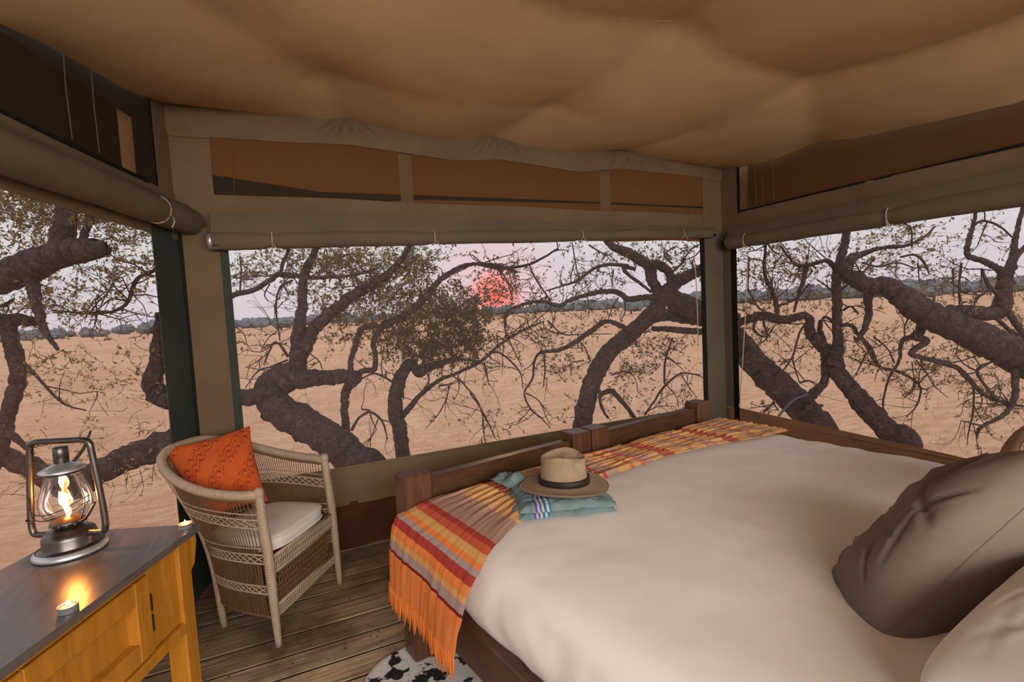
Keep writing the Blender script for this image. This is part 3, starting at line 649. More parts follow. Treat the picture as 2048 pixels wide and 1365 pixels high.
# ---- pillows
def pillow(c, ax, half, thick, seed, wr=.012, pw=.42, n=84, corner=1.0):
    """inflated square pillow; ax rows = long, short, thickness"""
    out = []; rs = random.Random(int(seed*10)); CL = []
    for q in range(46):
        an = rs.uniform(0, 2*PI); r0_ = rs.uniform(.75, 1.0); p0 = np.array([math.cos(an), math.sin(an)])*r0_; an2 = an+PI+rs.uniform(-.7, .7); L_ = rs.uniform(.35, .85)
        CL.append((p0, np.array([math.cos(an2), math.sin(an2)]), L_, rs.uniform(.018, .045), rs.uniform(.12, .42), rs.choice((1, -1)), rs.uniform(-.5, .5)))
    def crease(a, b, sgn):
        v = 0.
        for p0, d, L_, w, dep, sd, bn in CL:
            if sd != sgn: continue
            x, y_ = a-p0[0], b-p0[1]; t_ = (x*d[0]+y_*d[1])/L_
            if -.1 < t_ < 1.1:
                dist = (-x*d[1]+y_*d[0])-bn*.25*t_*t_; k_ = math.sin(max(0., min(1., t_))*PI)**.6; v += dep*k_*(math.exp(-(dist/w)**2)-.55*math.exp(-((dist-w*1.8)/(w*1.1))**2))
        return v
    for sgn in (1, -1):
        P = np.zeros((n+1, n+1, 3))
        for i in range(n+1):
            for j in range(n+1):
                a = -math.cos(i/n*PI) if False else (i/n*2-1); b = j/n*2-1
                a = math.sin(a*PI/2); b = math.sin(b*PI/2)
                pin = 1-.13*(b*b)*(1-abs(a)*0) if True else 1
                x = a*half[0]*(1-.09*(1-b*b)*0-.10*(1-b**2)*abs(a)**6); y_ = b*half[1]*(1-.10*(1-a**2)*abs(b)**6)
                rc_ = 1-.13*(a*b)**4; x *= rc_; y_ *= rc_; e = max(0., (1-a**2))*max(0., (1-b**2)); h = thick*e**pw
                q_ = a+.35*b; h += wr*.7*fbm(a*1.4+seed, b*1.4, sgn*3., 2)*e**.6-wr*crease(a, b, sgn)*e**.35
                P[i, j] = c+np.asarray(ax[0])*x+np.asarray(ax[1])*y_+np.asarray(ax[2])*(h*sgn)
        out.append(P if sgn > 0 else P[::-1])
    return out
def nrm(v): v = np.asarray(v, float); return v/np.linalg.norm(v)
def mkpillow(name, label, cat, mat, c, ax, half, thick, seed, group=None, wr=.012, pw=.42, smat=None):
    o = thing(name, c, label, cat, group); m = MB(); pl_ = pillow(np.asarray(c), ax, half, thick, seed, wr, pw)
    for P in pl_: m.grid(P)
    m.build('pillow_body' if 'pillow' in name else 'cushion_body', mat, o, True)
    P = pl_[0]; ring = np.vstack([P[:, 0], P[-1, 1:], P[-2::-1, -1], P[0, -2::-1]])
    MB().tube(ring, .0018, 5, cap=False).build('seam', smat or mat, o, True); return o
A = atd(1664, 1238, 1.18); Bp = atd(2062, 884, 1.25); al_ = nrm(Bp-A); vw = nrm(atd(1850, 1080, 1.2)-O)
bl_ = nrm(vw-al_*(vw @ al_)); nl_ = np.cross(al_, bl_)
tl = R(14); bl2 = bl_*math.cos(tl)+nl_*math.sin(tl); nl2 = np.cross(al_, bl2)
cen = (A+Bp)/2+bl2*.10-nl2*.03+RT*.05-UP*.015-np.array([0, 0, .0])
mkpillow('pillow', 'taupe cotton pillow propped at an angle against the white pillow', 'pillow', m_taupe, cen, (al_, bl2, nl2), (np.linalg.norm(Bp-A)/2*1.03, .19), .13, 3., None, .034, .42)
c1_ = bd(.56, 1.89, .785); mkpillow('pillow', 'plain white pillow lying at the head of the bed', 'pillow', m_linen2, c1_, (nrm(BU+BV*.15+BZ*.10), nrm(BV-BU*.15+BZ*.12), nrm(np.cross(nrm(BU+BV*.15+BZ*.10), nrm(BV-BU*.15+BZ*.12)))*-1), (.36, .25), .125, 9., None, .012, .34)
c2_ = atd(2085, 965, 1.66); ax2 = (nrm(RT*.8+UP*.15+FW*.5), nrm(UP), None); a2 = ax2[0]; b2 = nrm(UP-a2*(UP @ a2)); mkpillow('pillow', 'pinkish brown pillow standing behind the taupe pillow', 'pillow', m_pinkbrown, c2_, (a2, b2, np.cross(a2, b2)), (.24, .20), .10, 5., None, .010)
# ================================================================== RUG
t = MT('cowhide'); co_ = t.co((1, 1, 1)); n1 = t.noise(co_, 8.5, 3, .5, .25); n2 = t.noise(co_, 30, 3); mx_ = t.mix(.12, n1, n2)
hs = t.noise(t.co((60, 260, 60), (0, 0, .5)), 1, 2)
c = t.ramp(mx_, [(.0, (.02, .019, .018)), (.465, (.022, .020, .018)), (.485, (.72, .68, .63)), (1, (.80, .77, .72))]); c = t.mix(.25, c, t.mix(hs, (.6, .6, .6), (1.2, 1.2, 1.2)), 'MULTIPLY'); t.col(c); t.rough(.7, .3); t.bump(hs, .5, .004); m_hide = t.m
rc = np.array([.72, 1.62]); ringp = []
for k in range(120):
    an = 2*PI*k/120; r_ = .66+.10*math.cos(2*an+.4)+.07*math.cos(3*an+1)+.05*math.cos(5*an+.3)+.02*fbm(math.cos(an)*3, math.sin(an)*3)
    ringp.append((rc[0]+r_*math.cos(an)*.92, rc[1]+r_*math.sin(an)*.86))
rows = []
for f in (1.0, .995, .97, .85, .6, .3, .02):
    rows.append([(rc[0]+(x-rc[0])*f, rc[1]+(y_-rc[1])*f, (.0015 if f == 1 else .007)+(.002*fbm(x*6, y_*6) if f < .99 else 0)) for x, y_ in ringp])
rg = MB().grid(np.array(rows), wrap=True).build('cowhide_rug', m_hide, smooth=True); tag(rg, 'black and white spotted cowhide rug on the floor beside the bed', 'rug')
# ================================================================== CONSOLE TABLE
TZ = .80; TO = atz(403, 1047, TZ); TA = R(22.5); T1 = -np.array([math.sin(TA), math.cos(TA), 0]); T2 = np.array([-math.cos(TA), math.sin(TA), 0]); TAX = np.array([T1, T2, BZ])
def tp(a, b, z): p = TO+T1*a+T2*b; return np.array([p[0], p[1], z])
def tb(a0, a1, b0, b1, z0, z1, bev=.003): return MB().box(tp((a0+a1)/2, (b0+b1)/2, (z0+z1)/2), ((a1-a0)/2, (b1-b0)/2, (z1-z0)/2), TAX, bev)
TL, TW = 1.15, .41
def tl_(x, y, b=.025): p = atpl(x, y, tp(0, b, 0), T2); q = p-TO; return q @ T1, p[2]
tab = thing('console_cabinet', tp(TL/2, TW/2, 0), 'narrow honey wood cabinet with dark top under the lit lantern', 'cabinet')
tb(0, TL, 0, TW, TZ-.022, TZ, .004).build('top', m_cabtop, tab)
zb = tl_(355, 1262)[1]   # bottom rail height
zr = zb
b0 = .025
for a in (.03, TL-.09):
    for b in (b0, TW-.085): tb(a, a+.06, b, b+.06, 0, TZ-.022, .004).build('leg', m_cabw, tab)
# flared bracket on the far side of the corner leg
br = MB(); Q = [(.03, TZ-.024), (-.006, TZ-.024), (-.008, TZ-.06), (.010, TZ-.125), (.03, TZ-.14)]
V = [tp(a, b, z) for b in (b0+.002, b0+.035) for a, z in Q]; br.add(V, [(4, 3, 2, 1, 0), (5, 6, 7, 8, 9)]+[(k, (k+1) % 5, (k+1) % 5+5, k+5) for k in range(5)]); br.build('bracket', m_cabw, tab)
tb(.09, TL-.09, b0+.006, b0+.03, TZ-.046, TZ-.022, .002).build('top_rail', m_cabw, tab)
tb(.09, TL-.09, b0-.004, b0+.05, zr-.035, zr, .004).build('bottom_rail', m_cabw, tab)
tb(.09, TL-.09, b0+.05, TW-.03, zr-.02, zr-.005, .002).build('shelf', m_cabw, tab)
tb(.03, .045, .085, TW-.085, zr-.035, TZ-.022, .002).build('end_panel', m_cabw, tab); tb(TL-.045, TL-.03, .085, TW-.085, zr-.035, TZ-.022, .002).build('end_panel', m_cabw, tab)
tb(.06, TL-.06, TW-.04, TW-.028, zr-.035, TZ-.022, .002).build('back_panel', m_cabw, tab)
a1_ = tl_(345, 1200)[0]; a2_ = tl_(272, 1230)[0]
tb(.092, .215, b0+.012, b0+.028, zr+.002, TZ-.048, .002).build('fixed_panel', m_cabw, tab)
d0, d1 = .222, .655
def door(d0, d1, flip):
    dr = tb(d0, d0+.055, b0+.001, b0+.034, zr+.004, TZ-.05, .003).build('door', m_cabw, tab)
    tb(d1-.055, d1, b0+.001, b0+.034, zr+.004, TZ-.05, .003).build('stile', m_cabw, dr)
    tb(d0+.055, d1-.055, b0+.001, b0+.034, zr+.004, zr+.06, .003).build('rail', m_cabw, dr); tb(d0+.055, d1-.055, b0+.001, b0+.034, TZ-.11, TZ-.05, .003).build('rail', m_cabw, dr)
    tb(d0+.05, d1-.05, b0+.030, b0+.036, zr+.05, TZ-.10, .002).build('panel', m_cabw, dr)
    for z in (zr+.06, TZ-.16): tb(d0-.007 if not flip else d1, d0 if not flip else d1+.007, b0+.001, b0+.01, z, z+.05, .001).build('hinge', m_metald, dr)
    return dr
door(d0, d1, False); door(d1+.006, TL-.1, True)
# ---- hurricane lantern
LB = atz(143, 1103, TZ)
lan = thing('hurricane_lantern', LB, 'lit metal hurricane lantern with glass globe on the dark cabinet top', 'lantern')
def lz(p): return [(r_, z) for r_, z in p]
LR = nrm(np.array([RT[0], RT[1], 0])); LFv = np.array([-LR[1], LR[0], 0]); LAX = np.array([LR, LFv, BZ])
S = 1.0
MB().lathe([(.0, .0), (.080, .0), (.086, .004), (.086, .010), (.080, .018), (.066, .022), (.064, .026), (.064, .050), (.060, .062), (.046, .072), (.030, .078), (.0, .080)], LB, 40, cap=False).build('fuel_tank', m_metal, lan, True)
MB().lathe([(.0865, .003), (.088, .006), (.0865, .012), (.079, .0195)], LB, 40, cap=False).build('base_rim', m_silver, lan, True)
MB().lathe([(.028, .076), (.036, .082), (.041, .090), (.041, .096), (.0, .110)], LB, 32, cap=False).build('burner', m_metal, lan, True)
for k in range(14):
    an = 2*PI*k/14; MB().lathe([(.003, -.003), (.0042, 0), (.003, .003)], LB+np.array([.0405*math.cos(an), .0405*math.sin(an), .088]), 6).build('burner_bead', m_metal, lan)
GZ = .098
MB().lathe([(.036, GZ), (.050, GZ+.012), (.060, GZ+.032), (.063, GZ+.052), (.059, GZ+.078), (.049, GZ+.108), (.041, GZ+.130), (.039, GZ+.142)], LB, 40, cap=False).build('glass_globe', m_glass, lan, True)
MB().lathe([(.054, GZ+.146), (.055, GZ+.150), (.040, GZ+.158), (.022, GZ+.166), (.017, GZ+.170)], LB, 32, cap=False).build('hood', m_silver, lan, True)
MB().lathe([(.043, GZ+.138), (.045, GZ+.150), (.0, GZ+.152)], LB, 32, cap=False).build('hood_collar', m_metald, lan, True)
MB().lathe([(.0, GZ+.168), (.018, GZ+.168), (.018, GZ+.214), (.016, GZ+.216), (.0, GZ+.216)], LB, 24, cap=False).build('chimney', m_metal, lan, True)
def lp(x, z, y_=0.): return LB+LR*x+LFv*y_+np.array([0, 0, z])
zt, zbm, hw = GZ+.232, .055, .099
fr = [lp(-.05, zbm), lp(-hw*.98, zbm), lp(-hw*1.08, zbm+.012), lp(-hw*1.10, zbm+.04), lp(-hw*1.02, (zbm+zt)/2), lp(-hw*.92, zt-.045), lp(-hw*.88, zt-.012), lp(-hw*.72, zt), lp(-.03, zt+.001), lp(.03, zt+.001), lp(hw*.72, zt), lp(hw*.88, zt-.012), lp(hw*.92, zt-.045), lp(hw*1.02, (zbm+zt)/2), lp(hw*1.10, zbm+.04), lp(hw*1.08, zbm+.012), lp(hw*.98, zbm), lp(.05, zbm)]
MB().tube(crom(fr, 5), .0088, 12).build('air_tube_frame', m_metal, lan, True)
for sg in (-1, 1):
    for oy in (-1, 1):
        wi = [lp(sg*.050, GZ+.004, oy*.012), lp(sg*.062, GZ+.03, oy*.014), lp(sg*.066, GZ+.06, oy*.012), lp(sg*.056, GZ+.10, oy*.010), lp(sg*.048, GZ+.135, oy*.008)]
        MB().tube(crom(wi, 5), .0016, 6).build('globe_wire', m_metal, lan, True)
MB().tube(crom([lp(-.086, GZ+.06, -.03), lp(-.03, GZ+.04, -.066), lp(.03, GZ+.045, -.066), lp(.088, GZ+.075, -.02)], 8), .0014, 6).build('guard_wire', m_metald, lan, True)
MB().tube(crom([lp(-.086, GZ+.075, -.02), lp(-.03, GZ+.03, -.070), lp(.03, GZ+.030, -.070), lp(.088, GZ+.060, -.02)], 8), .0014, 6).build('guard_wire', m_metald, lan, True)
MB().tube(crom([lp(.094, GZ+.05, -.01), lp(.075, GZ+.012, -.02), lp(.05, GZ-.004, -.02)], 6), .0035, 8).build('lift_lever', m_metald, lan, True)
MB().tube([lp(-.098, .094, -.012), lp(-.112, .104, -.012)], .003, 6).build('wick_knob', m_metald, lan, True)
fm = []
for q in np.linspace(0, 1, 14):
    r_ = .0078*(math.sin(min(1, q*1.15+.12)*PI)**.7)*(1-.45*q)+.0004; fm.append((r_, q))
V = MB(); V.tube([lp(.002-.011*q+.004*math.sin(q*7), .108+.062*q) for _, q in fm], [r_ for r_, _ in fm], 12); V.build('flame', m_flame, lan, True)
pt = bpy.data.lights.new('lantern_glow', 'POINT'); pt.energy = 3.0; pt.color = (1, .30, .05); pt.shadow_soft_size = .015
po = bpy.data.objects.new('lantern_glow', pt); link(po); po.location = tuple(lp(0, .145)); setpar(po, lan); po.location = tuple(lp(0, .145))
# ---- tealights
for px, py, lb in ((137, 1224, 'small lit tealight in a metal cup in front of the lantern'), (371, 1057, 'small lit tealight at the far corner of the dark cabinet top')):
    c_ = atz(px, py, TZ); tea = thing('tealight_candle', c_, lb, 'candle')
    MB().lathe([(.0, .0005), (.0185, .0005), (.0195, .002), (.0195, .016), (.0200, .0165), (.0190, .0165), (.0185, .013)], c_, 28, cap=False).build('cup', m_silver, tea, True)
    MB().lathe([(.0186, .010), (.0184, .0135), (.010, .013), (.0, .0125)], c_, 28, cap=False).build('wax', m_wax, tea, True)
    MB().tube([c_+np.array([0, 0, .012]), c_+np.array([.0005, 0, .018])], .0007, 6).build('wick', m_metald, tea)
    MB().tube([c_+np.array([0, 0, .0165+.011*q]) for q in np.linspace(0, 1, 8)], [.0005+.0030*math.sin(min(1, q*1.1+.1)*PI)**.7*(1-.4*q) for q in np.linspace(0, 1, 8)], 8).build('flame', m_flame2, tea, True)
    pt = bpy.data.lights.new('candle_glow', 'POINT'); pt.energy = .12; pt.color = (1, .45, .18); pt.shadow_soft_size = .004
    po = bpy.data.objects.new('candle_glow', pt); link(po); setpar(po, tea); po.location = tuple(c_+np.array([0, 0, .026]))
# ================================================================== CANE ARMCHAIR
FLp = np.array([-.119, 2.405, 0]); FRp = np.array([.181, 2.815, 0]); CXv = nrm(FRp-FLp); CYv = np.array([CXv[1], -CXv[0], 0])   # CYv = facing
CO = (FLp+FRp)/2-CYv*.24
CW = np.linalg.norm(FRp-FLp)/2
def cp(x, y_, z): return CO+CXv*x+CYv*y_+np.array([0, 0, z])
cane = thing('cane_armchair', CO, 'rounded woven cane armchair with wrapped legs in the tent corner', 'chair')
def U_(t, w, D, yf, p=.78):
    a = t*PI/2; s_, c_ = math.sin(a), abs(math.cos(a)); return w*math.copysign(abs(s_)**p, s_), yf-D*c_**p
def chw(z):  # half width, depth and front line at height z
    return float(np.interp(z, [.1, .42, .72, .82], [CW-.02, CW, CW+.075, CW+.10])), float(np.interp(z, [.1, .42, .72, .82], [.43, .47, .585, .62])), float(np.interp(z, [.1, .42, .72], [.235, .22, .20]))
def rimz(t): return .690+.155*math.cos(t*PI/2)**2
def cu(t, z): w, D, yf = chw(z); w = CW+(w-CW)*max(0., math.cos(t*PI/2))**.45; x, y_ = U_(t, w, D, yf); return cp(x, y_, z)
ts = np.linspace(-1, 1, 61)
MB().tube([cu(t, rimz(t)) for t in ts], .021, 10).build('arm_rail', m_cane, cane, True)
MB().tube([cu(t, rimz(t)-.024) for t in ts], .010, 8).build('under_rail', m_canedark, cane, True)
# legs
for sg, base in ((-1, FLp), (1, FRp)):
    top = cu(sg, .690); mid = cp(sg*CW, .225, .42)
    ptsl = crom([base+np.array([0, 0, 0]), base*.5+mid*.5+np.array([0, 0, 0]), mid, mid*.4+top*.6, top+np.array([0, 0, .012])], 6)
    lg = MB().tube(ptsl, np.interp(np.linspace(0, 1, len(ptsl)), [0, .25, .6, 1], [.014, .019, .020, .017]), 12).build('leg', m_cane, cane, True)
    for q in np.concatenate([np.arange(.30, .62, .014), np.arange(.62, .93, .05)]):
        i = q*(len(ptsl)-1); i0 = int(i); c_ = ptsl[i0]*(1-(i-i0))+ptsl[min(i0+1, len(ptsl)-1)]*(i-i0); d_ = nrm(ptsl[min(i0+1, len(ptsl)-1)]-ptsl[i0])
        MB().tube([c_-d_*.0045, c_, c_+d_*.0045], [.0195, .0220, .0195], 12, cap=False).build('cane_wrap', m_cane, lg, True)
    MB().lathe([(.0, .024), (.014, .021), (.0215, .010), (.0215, -.010), (.017, -.02)], top+np.array([0, 0, .008]), 14, cap=False).build('knob', m_cane, lg, True)
for t in (-.42, .42):
    a = cu(t, .10); b = cu(t, .42); c_ = cu(t, rimz(t)); a = np.array([a[0], a[1], 0]); MB().tube(crom([a, b, c_], 8), .016, 10).build('leg', m_cane, cane, True)
# upright canes
mb = MB()
for t in np.linspace(-.985, .985, 132):
    zs = np.linspace(.13, rimz(t)-.02, 7); mb.tube([cu(t, z) for z in zs], .0021, 4, cap=False)
mb.build('upright_canes', m_canedark, cane, kind='stuff')
def hoop(z, r_, name, mat, off=0.): MB().tube([cu(t, (z if not callable(z) else z(t))) for t in ts], r_, 6).build(name, mat, cane, True)
for z in (.60, ): hoop(lambda t: z+.05*math.cos(t*PI/2), .0035, 'hoop', m_cane)
hoop(.445, .0035, 'hoop', m_cane)
def weaveband(z0, z1, name, mat, kind_='stuff', nd=46, t0=-1., t1=1.):
    m = MB(); f = lambda t, q: cu(t, (z0 if not callable(z0) else z0(t))*(1-q)+(z1 if not callable(z1) else z1(t))*q)
    tt = np.linspace(t0, t1, 61)
    for q in (0., 1.): m.tube([f(t, q)+np.array([0, 0, 0]) for t in tt], .0045, 6)
    for k in range(nd):
        a = t0+(t1-t0)*k/nd; b = t0+(t1-t0)*(k+1.6)/nd
        for p, r_ in (((a, 0.), (min(b, t1), 1.)), ((a, 1.), (min(b, t1), 0.))):
            m.tube([f(p[0]*(1-q)+r_[0]*q, p[1]*(1-q)+r_[1]*q) for q in (0, .33, .66, 1)], .0032, 4, cap=False)
    m.build(name, mat, cane, True)
weaveband(lambda t: .535+.05*math.cos(t*PI/2), lambda t: .575+.05*math.cos(t*PI/2), 'woven_band', m_cane)
weaveband(.375, .415, 'woven_band', m_cane); weaveband(.235, .270, 'woven_band', m_cane); hoop(.13, .006, 'bottom_hoop', m_canedark)
# dense lower wicker skin
P = np.array([[cu(t, z)*1.0 for z in np.linspace(.13, .44, 8)] for t in np.linspace(-.97, .97, 60)])
inn = CO+np.array([0, 0, 0]); P2 = P.copy(); P2[..., :2] = inn[:2]+(P[..., :2]-inn[:2])*.985
m_wick = MT('wicker_skin'); wv = m_wick.noise(m_wick.co((260, 260, 5)), 1, 2); m_wick.col(m_wick.ramp(wv, [(.35, (.03, .016, .008)), (.65, (.15, .08, .04))])); m_wick.rough(.6, .3); m_wick.bump(wv, .6, .004); m_wick = m_wick.m
MB().grid(P2).build('wicker_skin', m_wick, cane, True)
# seat deck, front apron, lower stretcher
deck = [[cp(*( (np.array(U_(t, CW-.012, .455, .22))-np.array([0, .0]))*f+np.array([0, .02])*(1-f)), .40) for t in np.linspace(-1, 1, 40)] for f in (1., .5, .02)]
MB().slab(np.array(deck), .012).build('seat_deck', m_wick, cane)
def frontband(z0, z1, name):
    m = MB(); x0, x1 = -CW+.02, CW-.02; yf = .225
    for z in (z0, z1): m.tube([cp(x0, yf, z), cp(x1, yf, z)], .008, 8)
    m.box(cp(0, yf-.004, (z0+z1)/2), ((x1-x0)/2, .002, (z1-z0)/2-.003), np.array([CXv, CYv, BZ]))
    nd = 30
    for k in range(nd):
        a = x0+(x1-x0)*k/nd; b = min(x1, x0+(x1-x0)*(k+1.2)/nd)
        for p, q in (((a, z0), (b, z1)), ((a, z1), (b, z0))): m.tube([cp(p[0], yf+.005, p[1]), cp((p[0]+q[0])/2, yf+.008, (p[1]+q[1])/2), cp(q[0], yf+.005, q[1])], .0035, 4, cap=False)
    m.build(name, m_cane, cane, True)
frontband(.325, .395, 'woven_apron'); frontband(.125, .17, 'woven_stretcher')
m = MB(); x0, x1 = -CW+.02, CW-.02
for k in range(26):
    a = x0+(x1-x0)*k/26
    for sg in (-1, 1):
        b = a+sg*.05
        if x0 <= b <= x1: m.tube([cp(a, .222, .325), cp((a+b)/2, .226, .25), cp(b, .222, .17)], .0026, 4, cap=False)
m.build('front_lattice', m_canedark, cane, kind='stuff')
# seat cushion
def cushU(z, f):
    return [cp(*(np.array(U_(t, CW-.025, .42, .215, .7))*f+np.array([0, .03])*(1-f)), z) for t in np.linspace(-1, 1, 40)]
def seatring(z, f):
    w = (CW-.028)*f; ring = []
    for an in np.linspace(0, 2*PI, 64, endpoint=False):
        c_, s_ = math.cos(an), math.sin(an); x = w*math.copysign(abs(c_)**.45, c_); y_ = math.copysign(abs(s_)**(.42 if s_ > 0 else .75), s_)
        y_ = (.225*y_ if s_ > 0 else .17*y_)*f+.005; x *= (1 if s_ > 0 else 1-.12*abs(s_)**2)
        ring.append(cp(x, y_, z))
    return ring
sc_ = thing('seat_cushion', cp(0, 0, .405), 'cream fabric seat cushion with piped edges on the cane armchair', 'cushion')
MB().grid(np.array([seatring(z, f) for z, f in ((.406, .3), (.406, .96), (.412, 1.0), (.455, 1.0), (.463, .985), (.469, .9), (.473, .6), (.474, .25), (.474, .01))]), wrap=True).build('cushion_body', m_seat, sc_, True)
for z in (.412, .458): MB().tube(np.array(seatring(z, 1.0)+seatring(z, 1.0)[:1]), .0045, 6, cap=False).build('piping', m_seat, sc_, True)
# orange cushion
t = MT('orange_batik'); tc_ = t.n('ShaderNodeTexCoord'); mp = t.n('ShaderNodeMapping'); t.l(tc_.outputs['UV'], mp.inputs[0]); sp = t.n('ShaderNodeSeparateXYZ'); t.l(mp.outputs[0], sp.inputs[0])
def mth(op, a, b=None, c_=None):
    n = t.n('ShaderNodeMath', operation=op)
    for i, v in enumerate((a, b, c_)):
        if v is None: continue
        if hasattr(v, 'is_linked'): t.l(v, n.inputs[i])
        else: n.inputs[i].default_value = v
    return n.outputs[0]
U__, V__ = sp.outputs['X'], sp.outputs['Y']
dd = mth('ABSOLUTE', mth('SUBTRACT', U__, V__)); zig = mth('PINGPONG', mth('MULTIPLY', U__, 1.), .06); wv = mth('SINE', mth('MULTIPLY', mth('ADD', mth('ADD', V__, U__), mth('MULTIPLY', zig, 1.2)), 75))
wv2 = mth('SINE', mth('MULTIPLY', mth('SUBTRACT', V__, U__), 110)); pat = mth('MULTIPLY', mth('GREATER_THAN', wv, .25), mth('GREATER_THAN', wv2, -.45))
bd_ = mth('GREATER_THAN', mth('SINE', mth('MULTIPLY', mth('ADD', U__, V__), 14)), -.2); pat = mth('MULTIPLY', pat, bd_)
nz = t.noise(t.co(), 30, 3); pat = mth('MULTIPLY', pat, mth('GREATER_THAN', nz, .40))
c = t.mix(pat, (.52, .098, .022), (.24, .034, .017)); t.col(t.mix(.3, c, t.mix(nz, (.6, .6, .6), (1.3, 1.3, 1.3)), 'MULTIPLY')); t.rough(.9, .15); t.bump(nz, .25, .004); m_batik = t.m
oc = thing('scatter_cushion', cp(-.1, 0, .48), 'burnt orange patterned cushion leaning inside the cane armchair', 'cushion')
C = [atd(318, 899, 2.46), atd(500, 852, 2.66), atd(537, 1003, 2.46), atd(415, 1040, 2.36)]   # TL TR BR BL
nC = nrm(np.cross(C[1]-C[0], C[3]-C[0])); nC = nC if nC @ FW < 0 else -nC
n = 40; mbc = MB()
for sg in (1, -1):
    P = np.zeros((n+1, n+1, 3)); Uq = np.zeros((n+1, n+1, 2))
    for i in range(n+1):
        for j in range(n+1):
            a = .5-.5*math.cos(i/n*PI); b = .5-.5*math.cos(j/n*PI); e = (4*a*(1-a))*(4*b*(1-b))
            aa = .5+(a-.5)*(1-.09*(4*b*(1-b))); bb = .5+(b-.5)*(1-.09*(4*a*(1-a)))
            p = (C[0]*(1-aa)+C[1]*aa)*(1-bb)+(C[3]*(1-aa)+C[2]*aa)*bb
            h = .065*e**.45+.008*fbm(a*4, b*4, sg)*e**.3; P[i, j] = p+nC*h*sg; Uq[i, j] = (a, b)
    mbc.grid(P if sg > 0 else P[::-1], Uq if sg > 0 else Uq[::-1])
mbc.build('cushion_body', m_batik, oc, True)
# ================================================================== OUTSIDE
GZ_ = -2.6
def gz(x, y_): return GZ_
gr = MB().grid(np.array([[(x, y_, GZ_+(.12*fbm(x*.12, y_*.12) if abs(x) < 90 and y_ < 90 else 0)) for x in np.concatenate([[-2500, -900, -300], np.linspace(-80, 110, 70), [300, 900, 2500]])] for y_ in np.concatenate([[-600, -100], np.linspace(-30, 90, 60), [160, 300, 700, 2800]])])).build('savanna_ground', m_ground, smooth=True)
tag(gr, 'wide dry straw coloured savanna plain below the tent', 'ground', kind='structure')
# straw tufts, uncountable
mb = MB(); V = []; Fq = []
for k in range(16000):
    d_ = 9+50*random.random()**1.7; an = YAW+R(random.uniform(-52, 52)); x, y_ = d_*math.sin(an), d_*math.cos(an)
    if fbm(x*.3, y_*.3, 2) < -.05: continue
    h = random.uniform(.05, .13)*(1+d_/60)
    for q in range(3):
        a = random.uniform(0, 2*PI); w = random.uniform(.006, .014)*(1+d_/30); dx, dy = math.cos(a), math.sin(a); b = len(V)
        bx, by = x+random.uniform(-.08, .08), y_+random.uniform(-.08, .08)
        V += [(bx-dx*w, by-dy*w, GZ_), (bx+dx*w, by+dy*w, GZ_), (bx+dx*h*.4-dy*h*.2, by+dy*h*.4, GZ_+h)]; Fq.append((b, b+1, b+2))
mb.add(V, Fq); tg = mb.build('grass_tufts', m_grass); tag(tg, 'dry straw grass tufts scattered over the savanna plain', 'grass', kind='stuff')
# distant tree line (blobs nobody could count) and single trees in front of it
def blob(mb, c, rx, rz, seed, n=10):
    P = np.zeros((n+1, 2*n, 3))
    for i in range(n+1):
        for j in range(2*n):
            th_, ph = i/n*PI, j/(2*n)*2*PI; d_ = np.array([math.sin(th_)*math.cos(ph), math.sin(th_)*math.sin(ph), math.cos(th_)]); k_ = 1+.5*fbm(d_[0]*1.8+seed, d_[1]*1.8, d_[2]*1.8, 4)
            P[i, j] = np.array(c)+d_*k_*np.array([rx, rx, rz])
    mb.grid(P, wrap=True)
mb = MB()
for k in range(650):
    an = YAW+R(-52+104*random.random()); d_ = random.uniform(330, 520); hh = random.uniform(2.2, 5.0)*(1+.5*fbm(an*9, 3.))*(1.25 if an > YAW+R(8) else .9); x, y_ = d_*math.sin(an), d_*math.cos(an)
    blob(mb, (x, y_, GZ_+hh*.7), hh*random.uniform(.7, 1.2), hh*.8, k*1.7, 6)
fl_ = mb.build('tree_line', m_far); tag(fl_, 'line of trees along the horizon with painted bluish haze', 'trees', kind='stuff')
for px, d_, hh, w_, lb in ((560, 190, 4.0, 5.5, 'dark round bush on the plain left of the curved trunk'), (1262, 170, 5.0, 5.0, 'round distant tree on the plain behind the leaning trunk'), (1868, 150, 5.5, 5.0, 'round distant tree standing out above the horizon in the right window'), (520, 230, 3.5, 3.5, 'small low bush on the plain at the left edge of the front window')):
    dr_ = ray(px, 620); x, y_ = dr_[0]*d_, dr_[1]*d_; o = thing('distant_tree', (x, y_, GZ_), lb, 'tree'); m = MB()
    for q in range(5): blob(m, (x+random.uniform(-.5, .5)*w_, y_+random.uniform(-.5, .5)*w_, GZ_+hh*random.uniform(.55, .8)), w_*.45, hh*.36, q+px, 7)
    m.build('crown', m_far, o); MB().tube([(x, y_, GZ_), (x, y_, GZ_+hh*.6)], .3, 6).build('trunk', m_twig, o)
